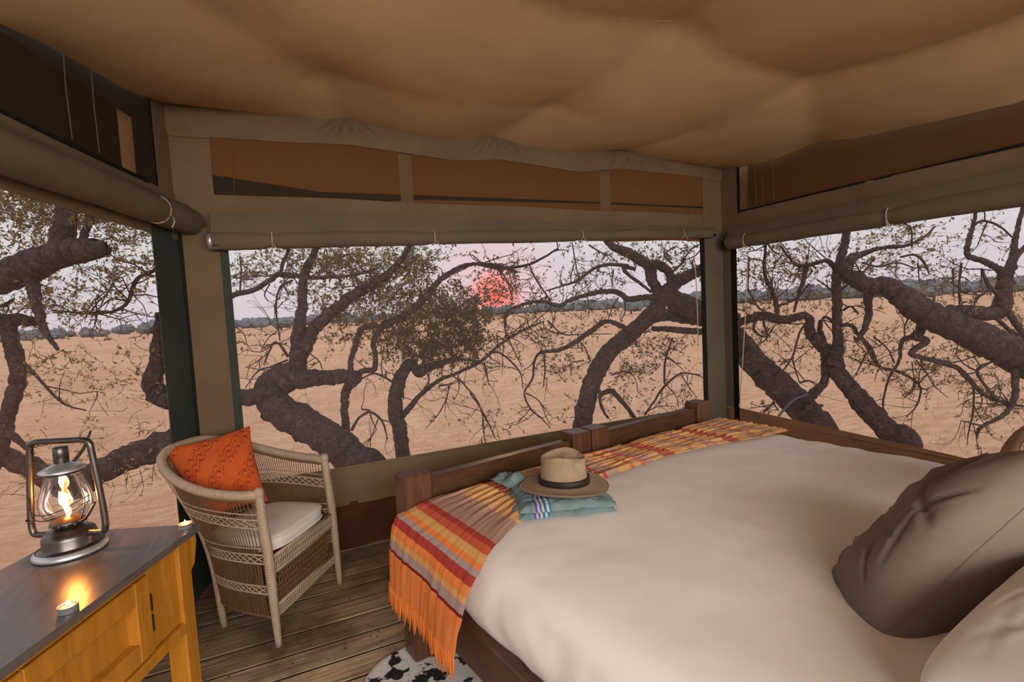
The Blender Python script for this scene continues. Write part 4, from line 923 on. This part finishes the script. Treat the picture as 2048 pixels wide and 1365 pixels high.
# ---- big trees
CR = {'A': (420, 480, 2.843), 'C': (940, 470, 3.033), 'L': (0, 340, 2.202), 'R': (1420, 400, 2.624)}
class Tree:
    def __init__(s, loc, label): s.o = thing('gnarled_tree', loc, label, 'tree', None); s.tw = MB(); s.lv = []; s.lf = []; s.lv2 = []; s.lf2 = []
    def branch(s, crop, pts, d0, d1=None, name='branch', tail=None, sprout=0, k=5, sc_=None):
        sc_ = (.88 if max(p[2] for p in pts) > 60 else .76) if sc_ is None else sc_
        ox, oy, q = CR[crop]; d1 = d0 if d1 is None else d1; n = len(pts); P = []
        for i, (x, y_, r_) in enumerate(pts):
            d_ = d0+(d1-d0)*i/max(1, n-1); p = atd(ox+x/q, oy+y_/q, d_); P.append((*p, r_/q*d_/F*sc_))
        if tail: P = [(*t_, P[0][3]*f_) for t_, f_ in tail]+P
        big = max(p[3] for p in P); C_ = crom(P, k if big < .03 else 9); r_ = np.maximum(C_[:, 3], .003)
        c_ = C_[:, :3].copy()
        for i in range(1, len(c_)-1):
            w = min(.02, r_[i]*.35); c_[i] += np.array([fbm(i*.7, 1.+big*50), fbm(i*.7, 5.+big*50), fbm(i*.7, 9.+big*50)])*w
        ns = 16 if big > .06 else (10 if big > .02 else 6)
        if big < .0085: s.tw.tube(c_, r_, 5)
        else: MB().tube(c_, r_, ns, True, .16 if big > .03 else .1).build(name, m_bark, s.o, True)
        for q_ in range(sprout*2+(3 if big < .02 else 0)):
            i = random.randrange(int(len(c_)*.3), len(c_)); s.twig(c_[i], random.uniform(.18, .55), min(.007, r_[i]*.6), random.choice((0, 0, 4, 7)))
        return c_
    def twig(s, p, L, r_, nl, d_=None, lsz=.022, lm=0):
        d_ = nrm(rng.normal(size=3)*np.array([1, .6, .8])) if d_ is None else d_; pts = [np.array(p)]; dd = d_
        for i in range(4):
            dd = nrm(dd+rng.normal(size=3)*.38); pts.append(pts[-1]+dd*L/4)
        s.tw.tube(pts, np.linspace(r_, r_*.35, 5), 4, False)
        if L > .3 and r_ > .003:
            for q in range(2): s.twig(pts[random.randrange(1, 4)], L*.55, r_*.6, nl//2, nrm(dd+rng.normal(size=3)*.9), lsz, lm)
        for q in range(nl):
            t_ = random.uniform(.15, 1)*4; i = min(3, int(t_)); s.leaf(pts[i]+(pts[i+1]-pts[i])*(t_-i)+rng.normal(size=3)*.016, lsz*random.uniform(.6, 1.35), lm)
    def leaf(s, p, L, lm=0):
        a = nrm(rng.normal(size=3)); b = nrm(np.cross(a, rng.normal(size=3))); V_, F_ = (s.lv, s.lf) if lm == 0 else (s.lv2, s.lf2); i = len(V_); w = L*.42; n_ = np.cross(a, b)*L*.12
        V_ += [p-a*L, p+b*w+n_, p+a*L, p-b*w+n_]; F_ += [(i, i+1, i+2), (i, i+2, i+3)]
    def cluster(s, cx, cy, rx, ry, d_, nt, nl=8, L=.34, lsz=.022, dd=.45, lm=0):
        for k in range(nt):
            while True:
                a, b = random.uniform(-1, 1), random.uniform(-1, 1)
                if a*a+b*b < 1: break
            s.twig(atd(cx+a*rx, cy+b*ry, d_+random.uniform(-dd, dd)), L*random.uniform(.5, 1.2), random.uniform(.0015, .0030), nl, None, lsz, lm)
    def done(s, mat, mat2=None):
        if s.tw.n: s.tw.build('twigs', m_twig, s.o, kind='stuff')
        if s.lv: m = MB(); m.add(np.array(s.lv), s.lf); m.build('foliage', mat, s.o, kind='stuff')
        if s.lv2: m = MB(); m.add(np.array(s.lv2), s.lf2); m.build('foliage', mat2 or m_leafy, s.o, kind='stuff')
def foot(crop, x, y_, d_, dx=0, dy=0):
    ox, oy, q = CR[crop]; p = atd(ox+x/q, oy+y_/q, d_); return (p[0]+dx, p[1]+dy, GZ_-.1)
# T1 left window
f_ = atd(-150, 640, 4.0); T = Tree((f_[0]-.5, f_[1], GZ_), 'gnarled tree with a sawn off thick branch outside the left window')
T.branch('L', [(-160, 560, 80), (-60, 500, 76), (60, 455, 76), (180, 402, 72), (300, 365, 66), (400, 350, 55), (462, 350, 42)], 4.0, 4.0, 'branch', [((f_[0]-.5, f_[1], GZ_-.1), 1.6), ((f_[0]-.45, f_[1], 0.), 1.4)])
T.branch('L', [(250, 370, 55), (275, 300, 58), (295, 220, 52), (300, 100, 50), (305, 0, 46), (300, -120, 40)], 4.0)
T.branch('L', [(360, 330, 22), (375, 270, 21), (402, 210, 18), (370, 140, 18), (350, 80, 14)], 4.0)
T.branch('L', [(130, 450, 40), (145, 520, 34), (162, 610, 28), (190, 690, 20), (220, 745, 14), (255, 792, 10)], 4.0, 3.9)
T.branch('L', [(-120, 640, 40), (0, 660, 38), (80, 660, 34), (155, 668, 26)], 4.2)
T.branch('L', [(-60, 1330, 50), (10, 1190, 40), (35, 1080, 38), (75, 950, 38), (72, 830, 40), (45, 740, 40), (35, 660, 36)], 4.2)
T.branch('L', [(40, 1160, 24), (80, 1190, 18), (120, 1230, 12)], 4.2); T.branch('L', [(-80, 590, 14), (10, 600, 12), (60, 570, 8)], 4.1)
T.branch('L', [(900, 1120, 75), (780, 1195, 70), (600, 1255, 64), (450, 1325, 58), (300, 1400, 54), (100, 1300, 48), (-80, 1220, 44)], 4.3, 4.3, 'branch')
T.branch('L', [(90, 830, 9), (180, 930, 8), (280, 1030, 6), (380, 1060, 4)], 4.1); T.branch('L', [(270, 1350, 12), (360, 1240, 9), (400, 1150, 6)], 4.2)
for cx, cy, rx, ry, nt, nl, lm in ((90, 400, 110, 50, 110, 15, 0), (230, 420, 70, 45, 60, 13, 0), (40, 460, 60, 60, 44, 13, 0), (250, 500, 60, 65, 55, 10, 0), (150, 590, 90, 45, 45, 9, 0), (40, 600, 45, 60, 20, 7, 0), (180, 690, 90, 45, 26, 7, 0), (100, 760, 100, 60, 34, 7, 1), (230, 850, 80, 110, 40, 4, 1), (60, 930, 90, 80, 28, 4, 1), (260, 760, 45, 60, 14, 5, 0), (255, 970, 70, 40, 24, 1, 1)):
    T.cluster(cx, cy, rx, ry, 4.35, int(nt*(1.5 if cy < 660 else .9)), nl, .30, .020, .4, lm)
T.done(m_leaf, m_leafy)
# T2 curved trunk behind the armchair
f_ = foot('A', 1050, 1500, 4.9, .4, 1.0); T = Tree(f_[:2]+(GZ_,), 'gnarled tree with a thick curving trunk behind the cane armchair')
T.branch('A', [(960, 1420, 118), (840, 1270, 112), (700, 1150, 108), (540, 1050, 106), (400, 970, 102), (330, 890, 92), (350, 810, 78), (430, 760, 68), (490, 725, 60), (500, 640, 54)], 4.7, 4.9, 'trunk', [(f_, 1.25)])
T.branch('A', [(480, 760, 50), (498, 640, 55), (505, 540, 48), (515, 440, 40), (528, 320, 35), (533, 220, 32), (560, 140, 28), (600, 60, 24), (640, -60, 18)], 4.9, 4.9)
T.branch('A', [(490, 720, 46), (545, 600, 50), (600, 505, 47), (700, 405, 44), (820, 312, 41), (900, 265, 38), (985, 215, 30), (1080, 120, 24), (1130, 40, 20), (1170, -60, 16)], 4.9, 5.1, sprout=6)
T.branch('A', [(400, 830, 70), (500, 795, 60), (640, 785, 50), (760, 778, 44), (830, 785, 36), (790, 830, 30), (768, 890, 27), (763, 980, 26), (775, 1070, 24), (800, 1180, 22)], 4.8, 5.0)
T.branch('A', [(800, 790, 26), (870, 745, 22), (935, 735, 20), (938, 650, 19), (930, 585, 19), (975, 500, 24), (1050, 460, 27), (1150, 400, 27), (1250, 300, 25), (1330, 210, 21), (1430, 155, 17), (1530, 135, 14), (1649, 150, 12), (1750, 185, 9)], 4.95, 5.2, sprout=10)
T.branch('A', [(1530, 140, 11), (1620, 160, 12), (1740, 155, 12), (1840, 130, 10), (1980, 50, 8)], 5.2)
T.branch('A', [(800, 760, 24), (800, 690, 21), (828, 600, 21), (855, 515, 22), (920, 488, 18), (985, 500, 14)], 4.95)
T.branch('A', [(395, 835, 16), (500, 790, 14), (580, 770, 12), (640, 745, 8)], 4.75)
T.branch('A', [(40, 360, 20), (135, 315, 20), (260, 280, 19), (345, 225, 19), (405, 195, 20), (560, 212, 17), (700, 212, 13), (820, 200, 10), (960, 160, 7)], 4.8, 5.0, sprout=8)
T.branch('A', [(400, 200, 15), (415, 130, 15), (440, 70, 12), (450, -20, 9)], 4.85); T.branch('A', [(170, 300, 7), (178, 180, 7), (170, 90, 5)], 4.8)
T.branch('A', [(470, 230, 9), (400, 270, 8), (375, 380, 7), (385, 480, 6), (398, 575, 4)], 4.85)
for pts in ([(445, 665, 12), (400, 600, 9), (365, 585, 8), (335, 640, 7), (310, 700, 5)], [(440, 685, 9), (350, 720, 7), (270, 750, 6), (200, 845, 3)], [(380, 590, 6), (330, 600, 5), (290, 625, 3)], [(440, 700, 6), (330, 740, 5), (200, 725, 3)], [(560, 640, 6), (620, 690, 5), (640, 740, 3)], [(340, 250, 6), (310, 310, 5), (330, 350, 4)], [(145, 495, 5), (190, 530, 4), (210, 590, 3)], [(380, 520, 5), (330, 560, 4), (290, 630, 3)]): T.branch('A', pts, 4.85)
T.branch('A', [(805, 1085, 13), (850, 1010, 11), (905, 975, 10), (860, 962, 6)], 4.7); T.branch('A', [(900, 972, 9), (950, 1000, 9), (985, 1045, 8), (1010, 1135, 4)], 4.7)
T.branch('A', [(310, 880, 52), (200, 900, 56), (60, 905, 58), (-240, 905, 58), (-310, 860, 62), (-325, 800, 56), (-300, 690, 50), (-285, 560, 42), (-275, 420, 34)], 4.7, 4.6)
T.branch('A', [(-150, 90, 10), (-310, 170, 13), (-420, 230, 14), (-480, 370, 13), (-640, 420, 11), (-900, 400, 6)], 4.5, 4.3, sprout=10)
for cx, cy, rx, ry, nt, nl in ((500, 530, 45, 28, 16, 7), (560, 525, 40, 25, 16, 9), (650, 525, 60, 28, 44, 13), (720, 545, 70, 45, 56, 13), (790, 520, 60, 28, 34, 12), (655, 610, 40, 35, 24, 9), (700, 660, 60, 45, 36, 8), (760, 600, 55, 45, 40, 12), (860, 525, 45, 28, 24, 10), (820, 580, 50, 40, 34, 11), (600, 600, 20, 25, 8, 6), (500, 560, 30, 25, 8, 5)):
    T.cluster(cx, cy, rx, ry, 5.3, int(nt*1.9), nl, .30, .022, .4)
T.done(m_leaf)
# T3 upright trunk
f_ = foot('A', 1110, 1600, 5.6, .0, .5); T = Tree(f_[:2]+(GZ_,), 'slim upright gnarled tree with a hooked trunk behind the near bed post')
T.branch('A', [(1110, 1400, 56), (1100, 1300, 54), (1092, 1150, 55), (1062, 1010, 56), (1055, 890, 52), (1080, 790, 47), (1125, 715, 42), (1160, 720, 38), (1180, 755, 38), (1230, 730, 35), (1330, 698, 24), (1400, 680, 14), (1500, 690, 8)], 5.6, 5.7, 'trunk', [(f_, 1.3)])
T.branch('A', [(1095, 1000, 24), (1130, 960, 22), (1200, 880, 18), (1300, 800, 15), (1400, 760, 14), (1540, 690, 12), (1620, 620, 10), (1700, 560, 10), (1790, 510, 9), (1900, 465, 6)], 5.6, 5.6, sprout=10)
T.branch('A', [(1040, 810, 9), (980, 775, 9), (930, 762, 8), (860, 788, 5)], 5.6); T.branch('A', [(1000, 785, 6), (1003, 745, 5)], 5.6)
for pts in ([(1410, 785, 7), (1460, 840, 6), (1510, 900, 6), (1550, 1000, 5), (1562, 1145, 3)], [(1550, 990, 5), (1590, 1060, 4), (1620, 1130, 2)], [(1360, 830, 6), (1345, 900, 5), (1300, 990, 4), (1225, 1075, 2)], [(1345, 900, 4), (1335, 980, 2)], [(1560, 700, 6), (1575, 780, 5), (1590, 830, 3)], [(1230, 740, 8), (1245, 800, 6), (1215, 850, 4)], [(1210, 720, 12), (1215, 640, 9), (1190, 560, 6)], [(1300, 830, 9), (1350, 825, 6), (1400, 815, 3)], [(1100, 870, 8), (1100, 910, 4)], [(1410, 770, 5), (1415, 850, 4), (1390, 910, 2)]): T.branch('A', pts, 5.6)
for cx, cy, rx, ry, nt, nl in ((860, 655, 100, 62, 150, 17), (900, 610, 70, 35, 60, 13), (800, 690, 45, 40, 30, 10), (930, 670, 45, 45, 40, 12), (880, 700, 70, 28, 40, 10)): T.cluster(cx, cy, rx, ry, 6.2, int(nt*1.7), nl, .34, .026, .6)
T.done(m_leafd)
# T4 leaning trunk in the middle of the front window
f_ = foot('C', 630, 1700, 6.2, .0, .4); T = Tree(f_[:2]+(GZ_,), 'leaning gnarled tree with a spreading crown above the footboards')
T.branch('C', [(630, 1400, 66), (665, 1240, 65), (700, 1050, 62), (745, 880, 62), (830, 725, 60), (960, 612, 56), (1100, 485, 56), (1185, 365, 50), (1250, 290, 44), (1330, 248, 38), (1420, 195, 34), (1540, 120, 28)], 6.2, 6.2, 'trunk', [(f_, 1.25)])
T.branch('C', [(1190, 420, 48), (1140, 340, 46), (1105, 270, 44), (1085, 190, 42), (1030, 150, 42), (960, 108, 38), (880, 78, 30), (830, 30, 26), (800, -60, 20)], 6.2, 6.3)
T.branch('C', [(1070, 175, 34), (1150, 185, 38), (1205, 230, 34), (1215, 290, 30), (1190, 360, 30)], 6.15)
T.branch('C', [(1185, 400, 40), (1250, 405, 34), (1330, 418, 28), (1410, 445, 26), (1600, 520, 24)], 6.3)
T.branch('C', [(1090, 500, 50), (1200, 485, 50), (1300, 500, 54), (1420, 505, 58), (1620, 520, 60)], 6.6)
T.branch('C', [(1105, 570, 20), (1200, 572, 24), (1300, 582, 26), (1420, 588, 26)], 6.2)
T.branch('C', [(1130, 380, 28), (1050, 380, 25), (960, 392, 22), (905, 352, 22), (820, 343, 20), (700, 368, 18), (600, 400, 16), (540, 432, 16), (450, 405, 14), (360, 413, 13), (230, 462, 13), (212, 540, 10), (225, 645, 6)], 6.1, 6.0, sprout=14)
T.branch('C', [(1000, 600, 26), (940, 565, 22), (830, 525, 18), (740, 580, 21), (640, 650, 19), (540, 700, 17), (430, 715, 12), (390, 770, 10), (380, 870, 9), (330, 960, 8), (370, 1060, 7), (430, 1110, 6), (490, 1175, 3)], 6.1, 5.9, sprout=6)
T.branch('C', [(960, 190, 15), (860, 180, 14), (760, 200, 13), (650, 278, 10), (560, 310, 8), (460, 340, 5)], 6.1, 6.0, sprout=6)
T.branch('C', [(1000, 210, 16), (930, 195, 16), (960, 240, 14), (1040, 300, 12), (1100, 350, 10)], 6.15)
T.branch('C', [(780, 990, 16), (810, 960, 18), (865, 952, 22), (920, 1010, 18), (1000, 1110, 14)], 6.0); T.branch('C', [(785, 940, 14), (795, 1040, 12), (840, 1115, 9)], 6.0)
for pts in ([(1060, 1095, 8), (1110, 1020, 8), (1180, 920, 9), (1280, 842, 8), (1400, 852, 5)], [(1180, 905, 9), (1185, 760, 8), (1230, 625, 7)], [(120, 720, 8), (180, 715, 8), (260, 780, 8), (310, 850, 6), (320, 930, 4)], [(450, 720, 8), (455, 820, 6), (445, 925, 4)], [(0, 760, 6), (85, 785, 6), (115, 910, 4)], [(115, 885, 4), (170, 893, 2)], [(340, 960, 6), (420, 1010, 5), (460, 1100, 4), (490, 1160, 2)], [(0, 960, 7), (70, 1060, 6), (130, 1180, 4), (155, 1240, 2)], [(75, 1070, 4), (80, 1190, 3), (95, 1255, 2)], [(360, 180, 7), (400, 270, 7), (490, 402, 6)], [(620, 50, 5), (640, 170, 5), (658, 265, 5)], [(150, 195, 8), (215, 260, 7), (262, 390, 5)], [(720, 60, 7), (800, 110, 6), (860, 130, 4)], [(470, 520, 8), (560, 600, 7), (680, 605, 5), (860, 600, 4)], [(900, 380, 6), (860, 450, 5), (830, 540, 3)], [(940, 400, 7), (940, 470, 5), (915, 520, 3)], [(870, 210, 6), (865, 290, 4), (880, 330, 2)], [(1280, 850, 5), (1340, 940, 4), (1380, 990, 2)], [(1190, 910, 5), (1250, 980, 4), (1265, 1050, 3)], [(1060, 1080, 5), (1150, 1040, 4), (1255, 1045, 2)], [(860, 850, 7), (940, 830, 6), (1000, 870, 4), (1020, 960, 3)], [(690, 760, 6), (650, 770, 5), (600, 765, 3)], [(730, 770, 6), (700, 690, 5), (670, 650, 4)], [(230, 620, 6), (260, 690, 5), (310, 790, 3)], [(410, 720, 5), (370, 790, 4), (310, 830, 2)], [(1200, 250, 8), (1280, 180, 8), (1330, 100, 6), (1390, 60, 4)], [(1230, 180, 8), (1180, 120, 7), (1250, 70, 5)], [(1280, 160, 6), (1360, 130, 5), (1400, 90, 4)]): T.branch('C', pts, 6.0)
for cx, cy, rx, ry, nt, nl in ((985, 570, 55, 45, 50, 10), (1040, 545, 45, 40, 26, 8), (970, 615, 60, 25, 30, 9), (1080, 580, 35, 40, 16, 6), (1145, 510, 18, 25, 8, 6), (1280, 505, 80, 22, 34, 9), (1350, 520, 50, 35, 34, 9), (1230, 540, 50, 35, 18, 6), (1180, 560, 40, 35, 12, 4), (1160, 635, 55, 28, 22, 7), (1110, 700, 45, 45, 26, 8), (1130, 735, 35, 18, 18, 8), (1060, 660, 45, 45, 24, 6), (1255, 720, 55, 45, 38, 9), (1300, 690, 50, 30, 24, 8), (1350, 700, 45, 45, 24, 6), (1260, 790, 65, 40, 30, 6), (1150, 820, 18, 20, 6, 5), (1340, 790, 50, 40, 16, 3), (1010, 690, 45, 28, 16, 6)):
    T.cluster(cx, cy, rx, ry, 6.4, int(nt*1.15), nl, .34, .023, .5)
T.done(m_leafd)
# T5 strapped trunk right of the post
f_ = foot('R', 900, 1600, 5.6, .9, .2); T = Tree(f_[:2]+(GZ_,), 'thick slanting tree trunk with a rope strap beyond the right netting')
T.branch('R', [(620, 1290, 86), (545, 1170, 86), (440, 1050, 84), (300, 920, 80), (190, 805, 74), (90, 690, 70), (-60, 590, 66), (-200, 520, 60)], 5.6, 6.4, 'trunk', [(f_, 1.2)])
T.branch('R', [(500, 1060, 34), (560, 1000, 30), (600, 950, 27), (604, 850, 25), (590, 740, 21), (578, 680, 18), (582, 630, 14)], 5.55)
T.branch('R', [(500, 1090, 22), (550, 1085, 18), (590, 1080, 10)], 5.5); T.branch('R', [(470, 960, 7), (520, 950, 6), (562, 968, 3)], 5.55)
for pts in ([(380, 900, 5), (430, 830, 6), (470, 700, 7), (500, 650, 7)], [(430, 830, 6), (470, 960, 4)], [(440, 830, 6), (380, 850, 3)], [(340, 1060, 8), (310, 1090, 7), (280, 1120, 4)], [(330, 1060, 6), (360, 1110, 4)]): T.branch('R', pts, 5.5)
T.done(m_leaf)
s0 = [atd(1420+x/2.624, 400+y_/2.624, d_) for x, y_, d_ in ((360, 1135, 5.42), (400, 1090, 5.36), (450, 1045, 5.36), (515, 1020, 5.45))]
st_o = MB().tube(crom(s0, 6), .013, 8).build('rope_strap', plain('strap_grey', (.12, .12, .15), .7, .3), smooth=True); tag(st_o, 'grey rope strap tied around the slanting tree trunk', 'rope')
# T6 second trunk
f_ = foot('R', 1150, 1600, 5.4, .7, .3); T = Tree(f_[:2]+(GZ_,), 'slender twisted tree with a straight upright stem beyond the right netting')
T.branch('R', [(1060, 1350, 64), (960, 1240, 62), (860, 1130, 60), (745, 1000, 52), (670, 905, 46), (650, 835, 44), (580, 760, 35), (525, 690, 30), (510, 610, 22), (400, 630, 24), (260, 608, 26), (130, 650, 20), (0, 660, 16)], 5.3, 5.8, 'trunk', [(f_, 1.3)])
T.branch('R', [(640, 870, 40), (672, 790, 36), (668, 690, 31), (668, 580, 30), (664, 450, 30), (680, 340, 32), (704, 240, 27), (712, 180, 24), (716, 60, 20)], 5.35)
T.branch('R', [(665, 380, 20), (640, 335, 17), (600, 320, 14), (500, 345, 13), (440, 332, 10), (370, 240, 6)], 5.35, 5.4, sprout=8)
T.branch('R', [(505, 345, 15), (490, 420, 14), (465, 500, 11), (440, 590, 8)], 5.4); T.branch('R', [(350, 610, 16), (345, 540, 15), (325, 480, 13), (285, 380, 11), (292, 240, 8), (300, 150, 6)], 5.5, 5.6, sprout=8)
T.branch('R', [(350, 560, 9), (450, 520, 8), (520, 440, 5)], 5.5); T.branch('R', [(650, 640, 12), (600, 615, 9), (580, 660, 7)], 5.35)
T.branch('R', [(690, 660, 14), (740, 660, 13), (790, 720, 13), (850, 790, 12), (880, 870, 11), (980, 900, 10), (1060, 940, 8), (1105, 990, 7), (1085, 1080, 5), (1030, 1140, 3)], 5.3, 5.1, sprout=6)
for pts in ([(680, 480, 8), (740, 430, 6), (780, 400, 4)], [(700, 580, 9), (740, 560, 7), (780, 600, 5)], [(690, 540, 7), (620, 460, 6), (560, 420, 4)], [(820, 800, 6), (780, 890, 4), (720, 970, 2)], [(950, 910, 7), (920, 1000, 6), (905, 1080, 4), (935, 1125, 3)], [(860, 720, 6), (930, 780, 5), (970, 860, 4)], [(250, 610, 12), (230, 680, 9), (290, 720, 6), (340, 660, 5)], [(280, 640, 8), (300, 720, 6), (240, 770, 4)], [(200, 470, 7), (260, 570, 6), (330, 600, 5)], [(205, 300, 5), (200, 480, 5)], [(185, 560, 6), (195, 600, 6), (240, 605, 5)]): T.branch('R', pts, 5.4)
for cx, cy, rx, ry, nt, nl in ((1520, 540, 50, 45, 40, 8), (1580, 520, 50, 35, 44, 11), (1500, 600, 40, 40, 20, 5), (1600, 590, 50, 45, 34, 6), (1540, 660, 55, 30, 22, 6), (1640, 560, 40, 40, 18, 6), (1500, 680, 30, 30, 10, 4), (1620, 690, 35, 55, 18, 4), (1740, 690, 55, 40, 32, 7), (1720, 620, 35, 30, 12, 5), (1760, 740, 45, 30, 16, 5), (1570, 700, 30, 40, 12, 3)):
    T.cluster(cx, cy, rx, ry, 5.8, int(nt*1.05), nl, .32, .021, .4)
T.done(m_leaf)
# T7 great branch from the right
f_ = atd(2420, 900, 4.6); T = Tree((f_[0]+.3, f_[1], GZ_), 'great dark tree limb sloping down to the right behind the pillows')
T.branch('R', [(2250, 1180, 135), (1900, 960, 112), (1660, 850, 98), (1490, 760, 90), (1300, 668, 84), (1140, 600, 78), (1010, 515, 68), (920, 450, 52), (850, 455, 44), (775, 425, 48), (715, 390, 38), (745, 305, 26), (800, 285, 17), (900, 252, 12), (1030, 240, 10), (1130, 190, 7), (1180, 140, 5)], 4.6, 5.2, 'trunk', [((f_[0]+.3, f_[1], GZ_-.1), 1.4), ((f_[0]+.25, f_[1], -1.), 1.25)])
T.branch('R', [(1190, 610, 40), (1260, 590, 42), (1360, 588, 44), (1470, 600, 50), (1530, 570, 52), (1540, 480, 45), (1558, 390, 40), (1585, 320, 28), (1600, 210, 17), (1630, 90, 14), (1660, -30, 10)], 4.8)
T.branch('R', [(1550, 400, 30), (1505, 358, 22), (1430, 320, 20), (1352, 288, 18), (1362, 200, 16), (1385, 120, 13), (1400, 30, 9)], 4.8); T.branch('R', [(1385, 130, 9), (1440, 110, 9), (1520, 140, 7), (1590, 200, 5)], 4.8)
T.branch('R', [(1580, 330, 18), (1640, 260, 15), (1720, 180, 11)], 4.8); T.branch('R', [(1530, 540, 26), (1600, 640, 22), (1670, 740, 18), (1760, 830, 14)], 4.75)
T.branch('R', [(1500, 620, 14), (1580, 690, 12), (1650, 720, 9)], 4.75)
T.branch('R', [(1510, 500, 14), (1455, 440, 12), (1430, 370, 9), (1418, 365, 5)], 4.75); T.branch('R', [(1320, 330, 8), (1308, 450, 8), (1310, 550, 6)], 4.8); T.branch('R', [(1275, 360, 6), (1280, 440, 5), (1310, 460, 4)], 4.8)
T.branch('R', [(1470, 470, 9), (1400, 520, 8), (1385, 560, 5)], 4.75)
T.branch('R', [(850, 460, 34), (828, 520, 27), (832, 590, 23), (812, 680, 19), (772, 735, 14), (760, 720, 8)], 5.1); T.branch('R', [(790, 720, 9), (820, 770, 9), (870, 860, 8), (920, 890, 5)], 5.1)
T.branch('R', [(1120, 625, 34), (1100, 690, 28), (1060, 720, 20), (1010, 740, 15), (990, 850, 10), (935, 950, 8), (908, 1080, 6), (930, 1125, 4)], 4.95)
T.branch('R', [(1080, 720, 24), (1140, 742, 20), (1080, 780, 19), (1062, 815, 18), (1200, 850, 17), (1300, 885, 16), (1375, 960, 16), (1450, 1030, 13), (1560, 1070, 11), (1650, 1085, 8)], 4.85, 4.7, sprout=6)
T.branch('R', [(1590, 890, 24), (1602, 960, 20), (1598, 1040, 18), (1540, 1130, 14), (1420, 1195, 11), (1398, 1255, 6)], 4.65); T.branch('R', [(1500, 1050, 10), (1400, 900, 9), (1480, 850, 7)], 4.7)
T.branch('R', [(1440, 1190, 7), (1380, 1175, 6), (1318, 1160, 4)], 4.65); T.branch('R', [(1385, 980, 7), (1382, 1100, 6), (1355, 1230, 4), (1350, 1290, 2)], 4.7)
for pts in ([(800, 330, 9), (880, 350, 7), (980, 330, 6), (1080, 360, 4)], [(1000, 300, 8), (1080, 290, 8), (1130, 340, 7), (1150, 390, 4)], [(1060, 250, 6), (1055, 150, 5), (1010, 120, 4)], [(1080, 840, 5), (1130, 900, 5), (1180, 980, 4), (1250, 1040, 2)], [(1090, 330, 5), (1100, 440, 3)], [(1050, 600, 6), (1020, 680, 5), (1030, 760, 3)], [(860, 310, 7), (800, 380, 5), (760, 330, 4)], [(1060, 850, 4), (1070, 960, 3), (1040, 1020, 2)]): T.branch('R', pts, 4.9)
for cx, cy, rx, ry, nt, nl in ((1690, 510, 55, 45, 30, 8), (1750, 520, 45, 40, 30, 8), (1800, 470, 60, 28, 34, 9), (1850, 500, 50, 40, 28, 7), (1860, 550, 45, 28, 14, 6), (1960, 470, 60, 40, 24, 5), (1900, 560, 40, 40, 12, 5), (1870, 590, 30, 30, 16, 6), (2020, 590, 40, 60, 40, 9), (1820, 660, 35, 40, 18, 6), (1900, 720, 55, 40, 34, 7), (1960, 780, 60, 40, 34, 6), (1840, 760, 45, 40, 18, 4), (2020, 690, 35, 60, 28, 6), (1790, 770, 40, 30, 10, 3), (2010, 800, 40, 45, 22, 5)):
    T.cluster(cx, cy, rx, ry, 5.3, int(nt*1.05), nl, .30, .020, .4)
T.done(m_leaf)
